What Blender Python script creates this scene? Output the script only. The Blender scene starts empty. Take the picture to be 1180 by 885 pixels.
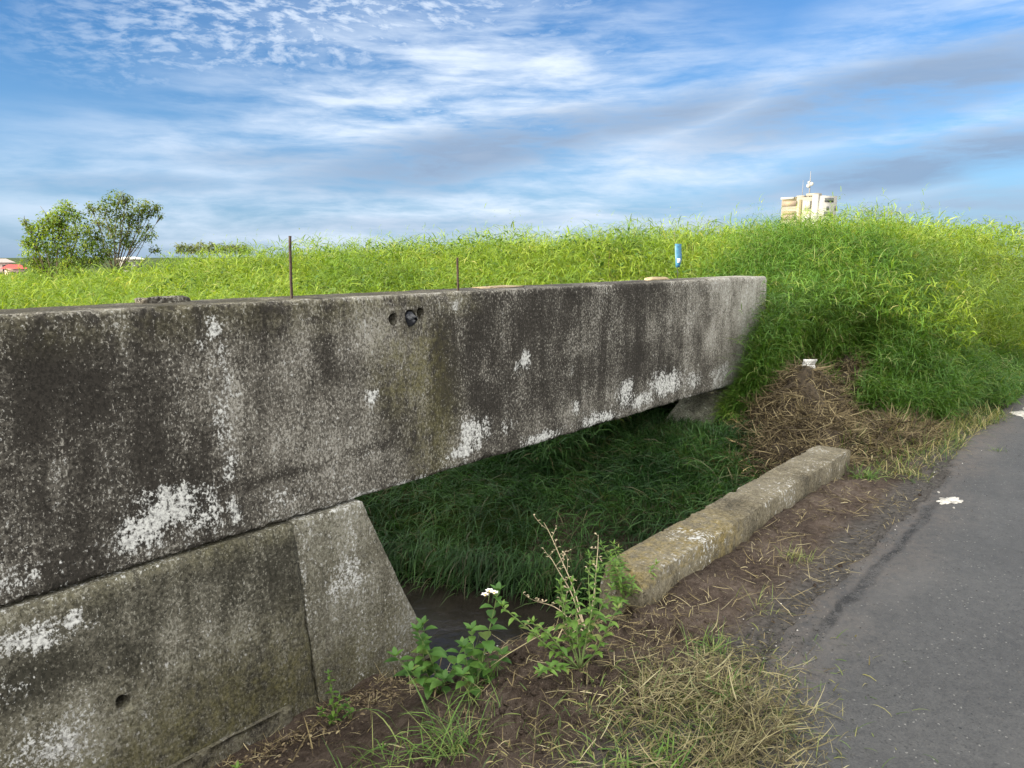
import bpy, math, random
import numpy as np
from mathutils import Vector, Matrix
rs = np.random.RandomState(7)
random.seed(7)
scene = bpy.context.scene
COL = scene.collection
R = math.radians

# ---------------------------------------------------------------- camera model
F, HY, AZ, H = 870.0, 296.0, math.radians(40), 1.55
PIT = math.atan((442.5-HY)/F)
FW = np.array([math.cos(AZ)*math.cos(PIT), math.sin(AZ)*math.cos(PIT), -math.sin(PIT)])
RT = np.array([math.sin(AZ), -math.cos(AZ), 0.0]); UP = np.cross(RT, FW)
CP = np.array([0, 0, H])
def ray(x, y): return FW*F+RT*(x-590)+UP*(442.5-y)
def atY(x, y, Y): d = ray(x, y); return CP+d*(Y/d[1])
def atz(x, y, z): d = ray(x, y); return CP+d*((z-H)/d[2])
def atD(x, y, D): d = ray(x, y); return CP+d*(D/math.hypot(d[0], d[1]))
cam = bpy.data.cameras.new('camera'); camo = bpy.data.objects.new('camera', cam); COL.objects.link(camo)
cam.sensor_fit = 'HORIZONTAL'; cam.sensor_width = 36; cam.lens = F/1180*36
cam.clip_start = .05; cam.clip_end = 6000
M3 = Matrix((tuple(RT), tuple(UP), tuple(-FW))).transposed()
camo.matrix_world = Matrix.Translation(Vector(CP)) @ M3.to_4x4()
scene.camera = camo

# ---------------------------------------------------------------- numpy noise
def _h(ix, iy, s):
    n = (ix.astype(np.int64)*374761393+iy.astype(np.int64)*668265263+s*974634777) & 0x7fffffff
    n = (n ^ (n >> 13))*1274126177 & 0x7fffffff
    return ((n ^ (n >> 16)) & 0xffff)/65535.0
def vn(x, y, s=0):
    ix, iy = np.floor(x), np.floor(y); fx, fy = x-ix, y-iy
    fx = fx*fx*(3-2*fx); fy = fy*fy*(3-2*fy)
    a, b, c, d = _h(ix, iy, s), _h(ix+1, iy, s), _h(ix, iy+1, s), _h(ix+1, iy+1, s)
    return (a*(1-fx)+b*fx)*(1-fy)+(c*(1-fx)+d*fx)*fy-.5
def fbm(x, y, o=4, s=0, g=.5):
    r = 0; a = 1.0
    for k in range(o):
        r = r+a*vn(x*2**k+13.7*k, y*2**k-7.1*k, s+k); a *= g
    return r
def ss(a, b, x):
    t = np.clip((x-a)/(b-a), 0, 1); return t*t*(3-2*t)
A = np.asarray

# ---------------------------------------------------------------- mesh helpers
def mesh_np(name, v, quads=None, tris=None, mat=None, smooth=True):
    me = bpy.data.meshes.new(name)
    v = np.ascontiguousarray(v, dtype=np.float32).reshape(-1, 3)
    q = np.zeros((0, 4), np.int32) if quads is None else np.asarray(quads, np.int32).reshape(-1, 4)
    t = np.zeros((0, 3), np.int32) if tris is None else np.asarray(tris, np.int32).reshape(-1, 3)
    me.vertices.add(len(v)); me.vertices.foreach_set('co', v.ravel())
    loops = np.concatenate([q.ravel(), t.ravel()]).astype(np.int32)
    me.loops.add(len(loops)); me.loops.foreach_set('vertex_index', loops)
    nq, nt = len(q), len(t)
    me.polygons.add(nq+nt)
    st = np.concatenate([np.arange(nq)*4, nq*4+np.arange(nt)*3]).astype(np.int32)
    me.polygons.foreach_set('loop_start', st)
    me.polygons.foreach_set('use_smooth', np.full(nq+nt, smooth))
    me.update(calc_edges=True); me.validate()
    if mat: me.materials.append(mat)
    return me
def link(name, me, parent=None, label=None, cat=None, group=None, kind=None, loc=None):
    o = bpy.data.objects.new(name, me); COL.objects.link(o)
    if parent: o.parent = parent
    if loc is not None: o.location = loc
    tag(o, label, cat, group, kind); return o
def tag(o, label=None, cat=None, group=None, kind=None):
    if label: o['label'] = label
    if cat: o['category'] = cat
    if group: o['group'] = group
    if kind: o['kind'] = kind
class MB:
    """collects arrays into one mesh"""
    def __init__(s): s.v = []; s.q = []; s.t = []; s.n = 0
    def add(s, v, q=None, t=None):
        v = np.asarray(v, float).reshape(-1, 3)
        if q is not None and len(q): s.q.append(np.asarray(q).reshape(-1, 4)+s.n)
        if t is not None and len(t): s.t.append(np.asarray(t).reshape(-1, 3)+s.n)
        s.v.append(v); s.n += len(v)
    def build(s, name, mat, parent=None, smooth=True, **kw):
        v = np.concatenate(s.v)
        off = None
        if parent is not None: v = v-np.array(parent.location)
        me = mesh_np(name, v, np.concatenate(s.q) if s.q else None, np.concatenate(s.t) if s.t else None, mat, smooth)
        return link(name, me, parent, **kw)
    def box(s, a, b):
        (x0, y0, z0), (x1, y1, z1) = a, b
        s.add([(x0,y0,z0),(x1,y0,z0),(x1,y1,z0),(x0,y1,z0),(x0,y0,z1),(x1,y0,z1),(x1,y1,z1),(x0,y1,z1)],
              [(0,3,2,1),(4,5,6,7),(0,1,5,4),(1,2,6,5),(2,3,7,6),(3,0,4,7)])
    def obox(s, P, ux, uy, x0, x1, y0, y1, z0, z1):
        P, ux, uy = map(np.asarray, (P, ux, uy)); uz = np.array([0, 0, 1.0])
        c = [P+ux*a+uy*b+uz*d for d in (z0, z1) for a, b in ((x0,y0),(x1,y0),(x1,y1),(x0,y1))]
        s.add(c, [(0,3,2,1),(4,5,6,7),(0,1,5,4),(1,2,6,5),(2,3,7,6),(3,0,4,7)])
    def tube(s, pts, rad, n=6):
        pts = np.asarray(pts, float); rad = np.broadcast_to(np.asarray(rad, float), (len(pts),))
        vs = []
        for i, p in enumerate(pts):
            d = pts[min(i+1, len(pts)-1)]-pts[max(i-1, 0)]; d = d/(np.linalg.norm(d)+1e-9)
            a = np.array([1.0, 0, 0]) if abs(d[0]) < .8 else np.array([0, 1.0, 0])
            u = np.cross(d, a); u /= np.linalg.norm(u); w = np.cross(d, u)
            for k in range(n):
                th = 2*math.pi*k/n
                vs.append(p+(u*math.cos(th)+w*math.sin(th))*rad[i])
        m = len(pts); q = [(i*n+k, i*n+(k+1) % n, (i+1)*n+(k+1) % n, (i+1)*n+k) for i in range(m-1) for k in range(n)]
        vs += [pts[0], pts[-1]]
        t = [(m*n, (k+1) % n, k) for k in range(n)]+[(m*n+1, (m-1)*n+k, (m-1)*n+(k+1) % n) for k in range(n)]
        s.add(vs, q, t)
def empty(name, loc, **kw):
    o = bpy.data.objects.new(name, None); o.empty_display_size = .1; COL.objects.link(o); o.location = loc
    tag(o, **kw); return o
def blades(base, az, L, W, e0, droop, nseg=3, twist=None, prof=(.55, 1, .72)):
    """tapering curved leaf blades: arrays of N -> verts, quads, tris"""
    if nseg > len(prof): prof = (.6, 1, .85, .6)
    base = np.asarray(base, float); N = len(base)
    f = lambda a: np.broadcast_to(np.asarray(a, float), (N,))
    az, L, W, e0, droop = map(f, (az, L, W, e0, droop))
    tw = f(0 if twist is None else twist)
    side = np.stack([-np.sin(az)*np.cos(tw), np.cos(az)*np.cos(tw), np.sin(tw)], 1)
    P = base.copy(); rows = []
    for k in range(nseg):
        w = (W*prof[k]*.5)[:, None]
        rows += [P-side*w, P+side*w]
        e = e0-droop*(k+.5)/nseg
        P = P+np.stack([np.cos(az)*np.cos(e), np.sin(az)*np.cos(e), np.sin(e)], 1)*(L/nseg)[:, None]
    rows.append(P); m = 2*nseg+1
    v = np.stack(rows, 1).reshape(-1, 3); b = np.arange(N)[:, None]*m
    q = np.concatenate([b+np.array([2*k, 2*k+1, 2*k+3, 2*k+2]) for k in range(nseg-1)], 0) if nseg > 1 else None
    t = b+np.array([2*nseg-2, 2*nseg-1, 2*nseg])
    return v, q, t
def ovate(base, az, L, W, e0, droop, fold=.25):
    """folded ovate leaves"""
    base = np.asarray(base, float); N = len(base)
    f = lambda a: np.broadcast_to(np.asarray(a, float), (N,))
    az, L, W, e0, droop = map(f, (az, L, W, e0, droop))
    side = np.stack([-np.sin(az), np.cos(az), 0*az], 1)
    ts = [0, .22, .5, .8, 1]; ws = [0, .8, 1, .5, 0]
    P = base.copy(); mid = [P]
    for k in range(4):
        e = e0-droop*(ts[k]+ts[k+1])/2
        P = P+np.stack([np.cos(az)*np.cos(e), np.sin(az)*np.cos(e), np.sin(e)], 1)*(L*(ts[k+1]-ts[k]))[:, None]
        mid.append(P)
    up = np.array([0, 0, 1.0])
    lf = [mid[k]+side*(W*ws[k]*.5)[:, None]+up*(W*ws[k]*fold)[:, None] for k in (1, 2, 3)]
    rt = [mid[k]-side*(W*ws[k]*.5)[:, None]+up*(W*ws[k]*fold)[:, None] for k in (1, 2, 3)]
    v = np.stack(mid+lf+rt, 1).reshape(-1, 3); b = np.arange(N)[:, None]*11
    q = np.concatenate([b+np.array(x) for x in ((1,2,6,5),(2,3,7,6),(2,1,8,9),(3,2,9,10))], 0)
    t = np.concatenate([b+np.array(x) for x in ((0,1,5),(3,4,7),(1,0,8),(4,3,10))], 0)
    return v, q, t

# ---------------------------------------------------------------- node helpers
class NT:
    def __init__(s, tree): s.t = tree; s.n = tree.nodes; s.l = tree.links
    def new(s, typ, **kw):
        n = s.n.new(typ)
        for k, v in kw.items(): setattr(n, k, v)
        return n
    def inp(s, sock, v):
        if v is None: return
        if hasattr(v, 'is_output'): s.l.new(v, sock)
        else: sock.default_value = v
    def math(s, op, a, b=None, c=None, clamp=False):
        n = s.new('ShaderNodeMath', operation=op, use_clamp=clamp)
        for i, v in enumerate((a, b, c)): s.inp(n.inputs[i], v)
        return n.outputs[0]
    def add(s, a, b): return s.math('ADD', a, b)
    def mul(s, a, b): return s.math('MULTIPLY', a, b)
    def noise(s, vec, scale, detail=4, rough=.55, dist=0):
        n = s.new('ShaderNodeTexNoise'); s.inp(n.inputs['Vector'], vec)
        n.inputs['Scale'].default_value = scale; n.inputs['Detail'].default_value = detail
        n.inputs['Roughness'].default_value = rough; n.inputs['Distortion'].default_value = dist
        return n.outputs['Fac']
    def voro(s, vec, scale, feature='F1', out='Distance'):
        n = s.new('ShaderNodeTexVoronoi', feature=feature); s.inp(n.inputs['Vector'], vec)
        n.inputs['Scale'].default_value = scale; return n.outputs[out]
    def mapping(s, vec, scale=(1, 1, 1), rot=(0, 0, 0), loc=(0, 0, 0)):
        n = s.new('ShaderNodeMapping'); s.inp(n.inputs[0], vec)
        n.inputs['Scale'].default_value = scale; n.inputs['Rotation'].default_value = rot; n.inputs['Location'].default_value = loc
        return n.outputs[0]
    def ramp(s, fac, stops, interp='LINEAR'):
        n = s.new('ShaderNodeValToRGB'); s.inp(n.inputs[0], fac); cr = n.color_ramp; cr.interpolation = interp
        while len(cr.elements) < len(stops): cr.elements.new(.5)
        for e, (p, c) in zip(cr.elements, stops):
            e.position = p; e.color = (c, c, c, 1) if isinstance(c, (int, float)) else (*c, 1)
        return n.outputs[0]
    def step(s, x, a, b):
        n = s.new('ShaderNodeMapRange', interpolation_type='SMOOTHSTEP'); s.inp(n.inputs[0], x)
        n.inputs[1].default_value = a; n.inputs[2].default_value = b
        return n.outputs[0]
    def mix(s, fac, a, b, blend='MIX'):
        n = s.new('ShaderNodeMix', data_type='RGBA', blend_type=blend)
        s.inp(n.inputs[0], fac)
        for i, v in ((6, a), (7, b)):
            s.inp(n.inputs[i], (*v, 1) if isinstance(v, tuple) and len(v) == 3 else v)
        return n.outputs[2]
    def bump(s, h, strength=.5, dist=.01, normal=None):
        n = s.new('ShaderNodeBump'); n.inputs['Strength'].default_value = strength; n.inputs['Distance'].default_value = dist
        s.inp(n.inputs['Height'], h); s.inp(n.inputs['Normal'], normal); return n.outputs[0]
def material(name):
    m = bpy.data.materials.new(name); m.use_nodes = True
    nt = NT(m.node_tree); b = nt.n['Principled BSDF']
    b.inputs['Specular IOR Level'].default_value = .3
    return m, nt, b
def simple(name, col, rough=.7, var=.25, scale=20, metallic=0):
    m, nt, b = material(name)
    co = nt.new('ShaderNodeTexCoord').outputs['Object']
    n = nt.noise(co, scale, 5)
    lo = tuple(c*(1-var) for c in col); hi = tuple(min(1, c*(1+var)) for c in col)
    nt.l.new(nt.ramp(n, [(.35, lo), (.65, hi)]), b.inputs['Base Color'])
    b.inputs['Roughness'].default_value = rough; b.inputs['Metallic'].default_value = metallic
    nt.l.new(nt.bump(n, .3, .003), b.inputs['Normal'])
    return m
def leafmat(name, stops, trans=.35, clump=None, scale=.6, rough=.5, transtint=(1.15, 1.1, .55)):
    m, nt, b = material(name)
    g = nt.new('ShaderNodeNewGeometry')
    col = nt.ramp(g.outputs['Random Per Island'], stops)
    if clump:
        n = nt.noise(g.outputs['Position'], scale, 3)
        col = nt.mix(nt.step(n, .38, .62), col, nt.mix(1.0, col, clump, 'MULTIPLY'))
    nt.l.new(col, b.inputs['Base Color']); b.inputs['Roughness'].default_value = rough
    tr = nt.new('ShaderNodeBsdfTranslucent'); nt.l.new(nt.mix(1.0, col, transtint, 'MULTIPLY'), tr.inputs[0])
    mx = nt.new('ShaderNodeMixShader'); mx.inputs[0].default_value = trans
    nt.l.new(b.outputs[0], mx.inputs[1]); nt.l.new(tr.outputs[0], mx.inputs[2])
    nt.l.new(mx.outputs[0], nt.n['Material Output'].inputs[0])
    return m

def concrete(name, dark=(.028, .025, .021), mid=(.112, .103, .087), lite=(.31, .295, .26), white=(.50, .50, .48), moss=(.115, .105, .038), shift=0):
    m, nt, b = material(name)
    co = nt.new('ShaderNodeTexCoord').outputs['Object']
    at = nt.new('ShaderNodeAttribute', attribute_name='mask')
    sep = nt.new('ShaderNodeSeparateColor'); nt.l.new(at.outputs['Color'], sep.inputs[0])
    W, G, D = sep.outputs[0], sep.outputs[1], sep.outputs[2]; LGT = at.outputs['Alpha']
    n1 = nt.noise(co, 2.6, 5, .6)
    n2 = nt.noise(co, 55, 5, .72)
    n2b = nt.noise(co, 17, 5, .65)
    n3 = nt.noise(nt.mapping(co, (5.5, 5.5, .9)), 1, 8, .74, .6)
    t = nt.add(nt.mul(nt.add(n2, -.5), 1.5), nt.mul(nt.add(n3, -.5), .62))
    t = nt.add(t, nt.mul(nt.add(n1, -.5), .85)); t = nt.add(t, nt.mul(nt.add(n2b, -.5), .8))
    t = nt.add(t, nt.mul(nt.add(LGT, nt.mul(D, -1)), .45)); t = nt.add(t, .42+shift)
    col = nt.ramp(t, [(.10, dark), (.50, mid), (.82, lite), (1, tuple(c*1.45 for c in lite))])
    # crisp lichen flecks: pale bare cement, nearly white specks and black growth
    bias = nt.add(nt.mul(nt.add(n1, -.5), .35), nt.add(nt.mul(nt.add(n3, -.5), .36), nt.mul(nt.add(LGT, nt.mul(D, -1)), .10)))
    fa = nt.add(nt.noise(nt.mapping(co, (95, 95, 62)), 1, 3, .65), bias)
    fb = nt.add(nt.noise(nt.mapping(co, (52, 52, 36), loc=(3, 7, 1)), 1, 4, .7), nt.add(bias, nt.mul(W, .18)))
    fc = nt.add(nt.noise(nt.mapping(co, (75, 75, 50), loc=(9, 1, 4)), 1, 4, .7), nt.mul(bias, -.8))
    col = nt.mix(nt.mul(nt.step(fa, .545, .60), .85), col, nt.mix(n2, tuple(c*.55 for c in lite), lite))
    col = nt.mix(nt.mul(nt.step(fc, .57, .63), .85), col, tuple(c*.55 for c in dark))
    col = nt.mix(nt.mul(nt.step(fb, .64, .69), .8), col, tuple(c*.75 for c in white))
    # olive moss film
    mf = nt.mul(G, nt.step(nt.add(nt.mul(n2b, .6), nt.mul(n3, .5)), .42, .68))
    col = nt.mix(mf, col, nt.mix(nt.step(n2, .35, .65), tuple(c*.4 for c in moss), moss))
    # lime bloom and flaked white patches
    wf = nt.add(W, nt.add(nt.mul(nt.add(n2, -.5), 1.1), nt.mul(nt.add(n2b, -.5), 1.2)))
    wf = nt.add(wf, nt.mul(nt.add(n3, -.5), .7))
    wf = nt.step(nt.add(wf, nt.mul(nt.add(fa, -.5), 1.2)), .40, .62)
    col = nt.mix(wf, col, nt.mix(nt.step(n2, .38, .6), tuple(c*.5 for c in white), white))
    # pits
    v = nt.voro(co, 70)
    pit = nt.mul(nt.step(v, .22, .05), nt.step(n2b, .5, .6))
    col = nt.mix(nt.mul(pit, .7), col, (.02, .02, .018))
    nt.l.new(col, b.inputs['Base Color']); b.inputs['Roughness'].default_value = .92; b.inputs['Specular IOR Level'].default_value = .15
    hgt = nt.add(nt.add(n2, nt.mul(n2b, 1.2)), nt.add(nt.mul(wf, .35), nt.mul(pit, -.8)))
    nt.l.new(nt.bump(hgt, .75, .008), b.inputs['Normal'])
    return m
def set_mask(me, fn):
    n = len(me.vertices); co = np.empty(n*3, np.float32); me.vertices.foreach_get('co', co); co = co.reshape(-1, 3)
    w, g, d, l = fn(co[:, 0], co[:, 1], co[:, 2])
    a = me.color_attributes.new('mask', 'FLOAT_COLOR', 'POINT')
    buf = np.stack([np.broadcast_to(x, (n,)) for x in (w, g, d, l)], 1).astype(np.float32)
    a.data.foreach_set('color', np.clip(buf, 0, 1.5).ravel())
def blobs(x, z, lst):
    r = 0*x
    for cx, cz, rx, rz, s in lst:
        r = np.maximum(r, s*np.exp(-(np.abs((x-cx)/rx)**3)-np.abs((z-cz)/rz)**3))
    return r

# ================================================================ TERRAIN
WATER = -.74
def XL(Y): return 2.72-.36*(Y-3.05)-.16*ss(3.0, 2.4, Y)
def XR(Y): return 3.80-.44*(Y-3.0)
def bank_left(X, Y):
    y0 = 1.25+.33*ss(1.7, 2.5, X)
    t = ss(0, 1, (Y-y0)/(3.0-y0))
    z = -.62*t-.05*ss(0, .4, Y-y0)
    return z
def terrain(X, Y, rough=True):
    X = A(X, float); Y = A(Y, float)
    Yc = np.clip(Y, 1.7, 60)
    road = np.zeros_like(X)
    # land left of the canal
    zl = bank_left(X, np.minimum(Y, 3.2))
    zl = np.where(Y > 3.3, -.6+.9*ss(3.3, 5.5, Y), zl)
    # land right of the canal, rising to the grassy rise
    xr = XR(Yc)
    zr = WATER-.12+.40*ss(0, .8, X-xr)+.155*np.clip(X-xr, 0, 3.3)
    crest = np.interp(Y, [0, 3, 8, 15, 19, 22, 30, 60], [1.0, 1.12, 1.02, .95, .62, .25, .1, .1])
    xb = np.interp(Y, [1.6, 3, 8, 15, 22, 60], [6.2, 6.75, 5.0, 3.6, 2.8, -2])
    xc = np.interp(Y, [0, 3, 8, 15, 22, 60], [10.6, 10.2, 10.0, 9.2, 7.8, 3])
    rise = crest*ss(0, 1, (X-xb)/(xc-xb))*(.55+.45*ss(0, 1, (X-xb)/(xc-xb)*.8))
    rise = rise+.50*ss(12.5, 26, X)*ss(1.2, 3.5, Y)*ss(14, 8, Y)
    side = ss(.92, 2.9, Y-.06*np.clip(X-9, 0, 6))
    zr = zr+rise
    dcl = ss(-.42, .12, X-XL(Yc)-.12*fbm(Y*4, X*0, 3, 33)); 
    # canal trench
    bed = -1.05
    z = np.where(X < xr, zl*(1-dcl)+bed*dcl, np.minimum(zr, 9))
    z = np.where((X >= xr-.4) & (X < xr+.05), np.maximum(z, bed+(X-xr+.4)/.45*(WATER-.10-bed)), z)
    # right of kerb end: verge, flat at road level then rising
    verge = rise*side
    wv = ss(5.5, 6.3, X)
    z = z*(1-wv)+np.where(Y < 60, verge, .2)*wv
    # shoulder and road at level 0 (vertical headwall under the kerb for 2.75<X<5.85)
    yedge = np.where((X > 2.72) & (X < 5.9), 1.66, 1.2)
    z = np.where(Y < yedge, np.where(X > 5.9, z*ss(.6, 1.2, Y), road), z)
    # soften the bank near the kerb's near end
    if rough:
        near = (np.abs(X) < 14) & (Y < 12) & (Y > -.5)
        soil = np.where(near, ss(1.0, 1.5, Y), 0)
        z = z+.018*np.exp(-((Y-1.50)/.10)**2)*ss(2.5, 3.0, X)*ss(6.2, 5.6, X)*(1+1.2*fbm(X*4, Y*4, 3, 17))
        clod = np.exp(-(((X-1.95)/.75)**2+((Y-1.6)/.45)**2))
        z = z+soil*(.035*fbm(X*2.3, Y*2.3, 4, 3)+.03*fbm(X*9, Y*9, 3, 9))
        z = z+soil*clod*.16*np.abs(fbm(X*11, Y*11, 3, 21))
        z = z+np.where(near, (1-soil)*ss(.9, 1.1, Y)*.012*(fbm(X*12, Y*12, 3, 5)+.3), 0)
        far = ss(12, 25, np.hypot(X, Y))
        z = z+far*.25*fbm(X*.09, Y*.09, 3, 31)
    fall = ss(24, 60, np.hypot(X, Y))*(Y > 1.2)
    z = z*(1-fall)-1.5*fall
    return z-np.where(Y < 1.0, .012*ss(1.0, .9, Y), 0)
def axis(fine0, fine1, step, lo, hi, g=1.18):
    a = list(np.arange(fine0, fine1, step)); s = step; x = a[-1]
    while x < hi: s *= g; x += s; a.append(x)
    s = step; x = a[0]; pre = []
    while x > lo: s *= g; x -= s; pre.append(x)
    return np.array(pre[::-1]+a)
gx = axis(.6, 8.6, .035, -1500, 2500, 1.13); gy = axis(.85, 3.4, .03, -1500, 2500, 1.12)
GX, GY = np.meshgrid(gx, gy, indexing='ij'); GZ = terrain(GX, GY)
nx, ny = len(gx), len(gy)
idx = np.arange(nx*ny).reshape(nx, ny)
gq = np.stack([idx[:-1, :-1], idx[1:, :-1], idx[1:, 1:], idx[:-1, 1:]], -1).reshape(-1, 4)

m_ground, nt, b = material('soil')
pos = nt.new('ShaderNodeNewGeometry').outputs['Position']
at = nt.new('ShaderNodeAttribute', attribute_name='mask')
sp = nt.new('ShaderNodeSeparateColor'); nt.l.new(at.outputs['Color'], sp.inputs[0])
n1 = nt.noise(pos, 3, 6, .6); n2 = nt.noise(pos, 28, 6, .7); n3 = nt.noise(pos, 110, 4, .7)
soil = nt.ramp(nt.add(nt.mul(n1, .5), nt.mul(n2, .5)), [(.36, (.036, .026, .020)), (.5, (.082, .061, .048)), (.64, (.15, .118, .095))])
soil = nt.mix(nt.step(n3, .6, .68), soil, (.22, .19, .15))
soil = nt.mix(sp.outputs[1], soil, nt.ramp(n2, [(.35, (.055, .05, .046)), (.65, (.125, .115, .105))]))   # grey grit next to the tarmac
grs = nt.ramp(nt.noise(pos, .8, 6, .7), [(.35, (.022, .032, .010)), (.65, (.05, .075, .018))])
col = nt.mix(sp.outputs[0], soil, grs)
nt.l.new(col, b.inputs['Base Color']); b.inputs['Roughness'].default_value = .95; b.inputs['Specular IOR Level'].default_value = .1
nt.l.new(nt.bump(nt.add(n2, nt.mul(n3, .6)), 1.0, .035), b.inputs['Normal'])
gme = mesh_np('ground', np.stack([GX, GY, GZ], -1), gq, None, m_ground)
def gmask(x, y, z):
    grass = np.where((y > 3.3) | (x > 8.5), 1.0, 0.0)
    grass = np.maximum(grass, ss(6.3, 7.4, x)*ss(1.1, 1.6, y)*.8)
    grass = np.maximum(grass, ss(.5, 1.4, x-XR(np.clip(y, 1.7, 60)))*(y > 1.7)*.7)
    grass = np.where(y < -6, 1, grass)
    grit = ss(1.28, 1.08, y+.10*fbm(x*3, y*3, 3, 4))*(y > .5)
    return grass, grit, 0*x, 0*x
set_mask(gme, gmask)
link('ground', gme, kind='structure')

# ---------------------------------------------------------------- road
m_road, nt, b = material('tarmac')
pos = nt.new('ShaderNodeNewGeometry').outputs['Position']
n1 = nt.noise(pos, 1.3, 5, .6); n2 = nt.noise(pos, 140, 4, .75); n4 = nt.noise(pos, 22, 5, .7)
v1 = nt.voro(pos, 160, out='Color'); v2 = nt.voro(pos, 60); v2c = nt.voro(pos, 60, out='Color')
base = nt.ramp(nt.add(nt.mul(n2, .5), nt.add(nt.mul(n1, .25), nt.mul(n4, .25))), [(.36, (.024, .024, .025)), (.5, (.052, .0515, .0505)), (.66, (.088, .087, .084))])
sv = nt.new('ShaderNodeSeparateColor'); nt.l.new(v1, sv.inputs[0])
base = nt.mix(nt.mul(nt.step(sv.outputs[0], .990, .994), .8), base, (.19, .185, .17))
base = nt.mix(nt.mul(nt.step(sv.outputs[1], .93, .97), .7), base, (.022, .022, .022))
sv2 = nt.new('ShaderNodeSeparateColor'); nt.l.new(v2c, sv2.inputs[0])
dk = nt.mul(nt.step(sv2.outputs[0], .978, .984), nt.step(v2, .33, .2))
base = nt.mix(dk, base, (.012, .012, .012))
sx = nt.new('ShaderNodeSeparateXYZ'); nt.l.new(pos, sx.inputs[0])
# dirt washed on to the edge of the tarmac and the worn outer track
edge = nt.step(nt.add(sx.outputs[1], nt.mul(nt.add(n1, -.5), .9)), .62, 1.05)
edge = nt.mul(edge, nt.step(n4, .32, .6))
base = nt.mix(nt.mul(edge, .8), base, nt.ramp(n2, [(.3, (.055, .045, .038)), (.7, (.115, .095, .08))]))
crk = nt.math('ABSOLUTE', nt.add(nt.add(sx.outputs[1], -.90), nt.mul(nt.add(nt.noise(pos, 2.5, 6, .7), -.5), -.16)))
crk = nt.mul(nt.step(crk, .045, .012), nt.mul(nt.step(sx.outputs[0], 2.7, 3.2), nt.step(sx.outputs[0], 5.6, 5.0)))
base = nt.mix(nt.mul(nt.mul(crk, nt.step(nt.add(nt.mul(n2, .5), nt.mul(n4, .5)), .46, .52)), .95), base, (.007, .007, .007))
pale = nt.step(nt.noise(nt.mapping(pos, (.5, 1.6, 1)), 1.2, 4, .6), .5, .72)
base = nt.mix(nt.mul(pale, .35), base, (.105, .10, .095))
nt.l.new(base, b.inputs['Base Color'])
nt.l.new(nt.ramp(n2, [(.3, .55), (.7, .85)]), b.inputs['Roughness']); b.inputs['Specular IOR Level'].default_value = .35
nt.l.new(nt.bump(nt.add(n2, nt.mul(v2, .4)), .7, .006), b.inputs['Normal'])
rx = axis(1.5, 9.5, .03, -300, 400, 1.2); yy = np.concatenate([[-5.2], np.linspace(-5, .6, 12), np.linspace(.65, 1, 11)])
ex = 1.02+.05*fbm(rx*1.1, rx*0+3, 3, 8)+.05*fbm(rx*9, rx*0+1, 3, 12)-.30*ss(2.6, 1.9, rx)+.08*ss(6.2, 6.8, rx)-.05*ss(7, 9, rx)
RX, RYr = np.meshgrid(rx, yy, indexing='ij')
RY = np.where(RYr > .6, .6+(RYr-.6)/.4*(ex[:, None]-.6), RYr)
RZ = .004+.004*fbm(RX*1.5, RY*1.5, 3, 2)*(np.abs(RX) < 15)
RZ[:, -1] = -.03
rme = mesh_np('road', np.stack([RX, RY, RZ+.004], -1), None, None, m_road)
ridx = np.arange(RX.size).reshape(RX.shape)
rq = np.stack([ridx[:-1, :-1], ridx[1:, :-1], ridx[1:, 1:], ridx[:-1, 1:]], -1).reshape(-1, 4)
rme = mesh_np('road', np.stack([RX, RY, RZ+.004], -1), rq, None, m_road)
link('road', rme, kind='structure')
# flaked paint marks on the tarmac
m_paint = simple('road_paint', (.42, .40, .36), .85, .42, 35)
def paint(cx, cy, rx_, ry_, rot, n=60, seed=1):
    th = np.linspace(0, 2*math.pi, n, endpoint=False)
    r = 1+.55*fbm(np.cos(th)*2.2+seed*5, np.sin(th)*2.2, 4, seed, .75)
    u, w = np.cos(th)*r*rx_, np.sin(th)*r*ry_
    x = cx+u*math.cos(rot)-w*math.sin(rot); y = cy+u*math.sin(rot)+w*math.cos(rot)
    top = np.stack([x, y, np.full(n, .0135)], 1); bot = np.stack([cx+(x-cx)*1.04, cy+(y-cy)*1.04, np.full(n, .0045)], 1)
    mb = MB(); mb.add(np.concatenate([top, bot, [[cx, cy, .0145]]]),
                      [(k+n, (k+1) % n+n, (k+1) % n, k) for k in range(n)], [(k, (k+1) % n, 2*n) for k in range(n)])
    return mb
p = atz(1094, 577, .01); mb = paint(p[0], p[1], .10, .05, -1.0+AZ, seed=3)
q_ = atz(1078, 572, .01); 
for dx, dy, r in ((.15, .09, .013), (-.14, -.05, .011)):
    k = paint(p[0]+dx, p[1]+dy, r, r*.5, .5, 24, int(r*1000)); mb.add(np.concatenate(k.v), np.concatenate(k.q), np.concatenate(k.t))
mb.build('road_marking', m_paint, kind='structure')
p = atz(1190, 476, .01); paint(p[0], p[1], .36, .16, -.75+AZ, seed=8).build('road_marking', m_paint, kind='structure')

# ---------------------------------------------------------------- water
m_wat, nt, b = material('canal_water')
pos = nt.new('ShaderNodeNewGeometry').outputs['Position']
n = nt.noise(pos, 9, 5, .6, .6)
nt.l.new(nt.ramp(nt.noise(pos, 3, 4), [(.35, (.012, .010, .008)), (.65, (.024, .020, .016))]), b.inputs['Base Color'])
b.inputs['Roughness'].default_value = .12; b.inputs['IOR'].default_value = 1.33; b.inputs['Specular IOR Level'].default_value = .5
nt.l.new(nt.bump(n, .35, .02), b.inputs['Normal'])
wy = np.linspace(1.70, 12, 40); wv = []
for y in wy: wv += [(XL(y)-.3, y, WATER), (XR(y)+.6, y, WATER)]
wme = mesh_np('water', wv, [(2*i, 2*i+1, 2*i+3, 2*i+2) for i in range(39)], None, m_wat)
link('water', wme, kind='structure')

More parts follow.
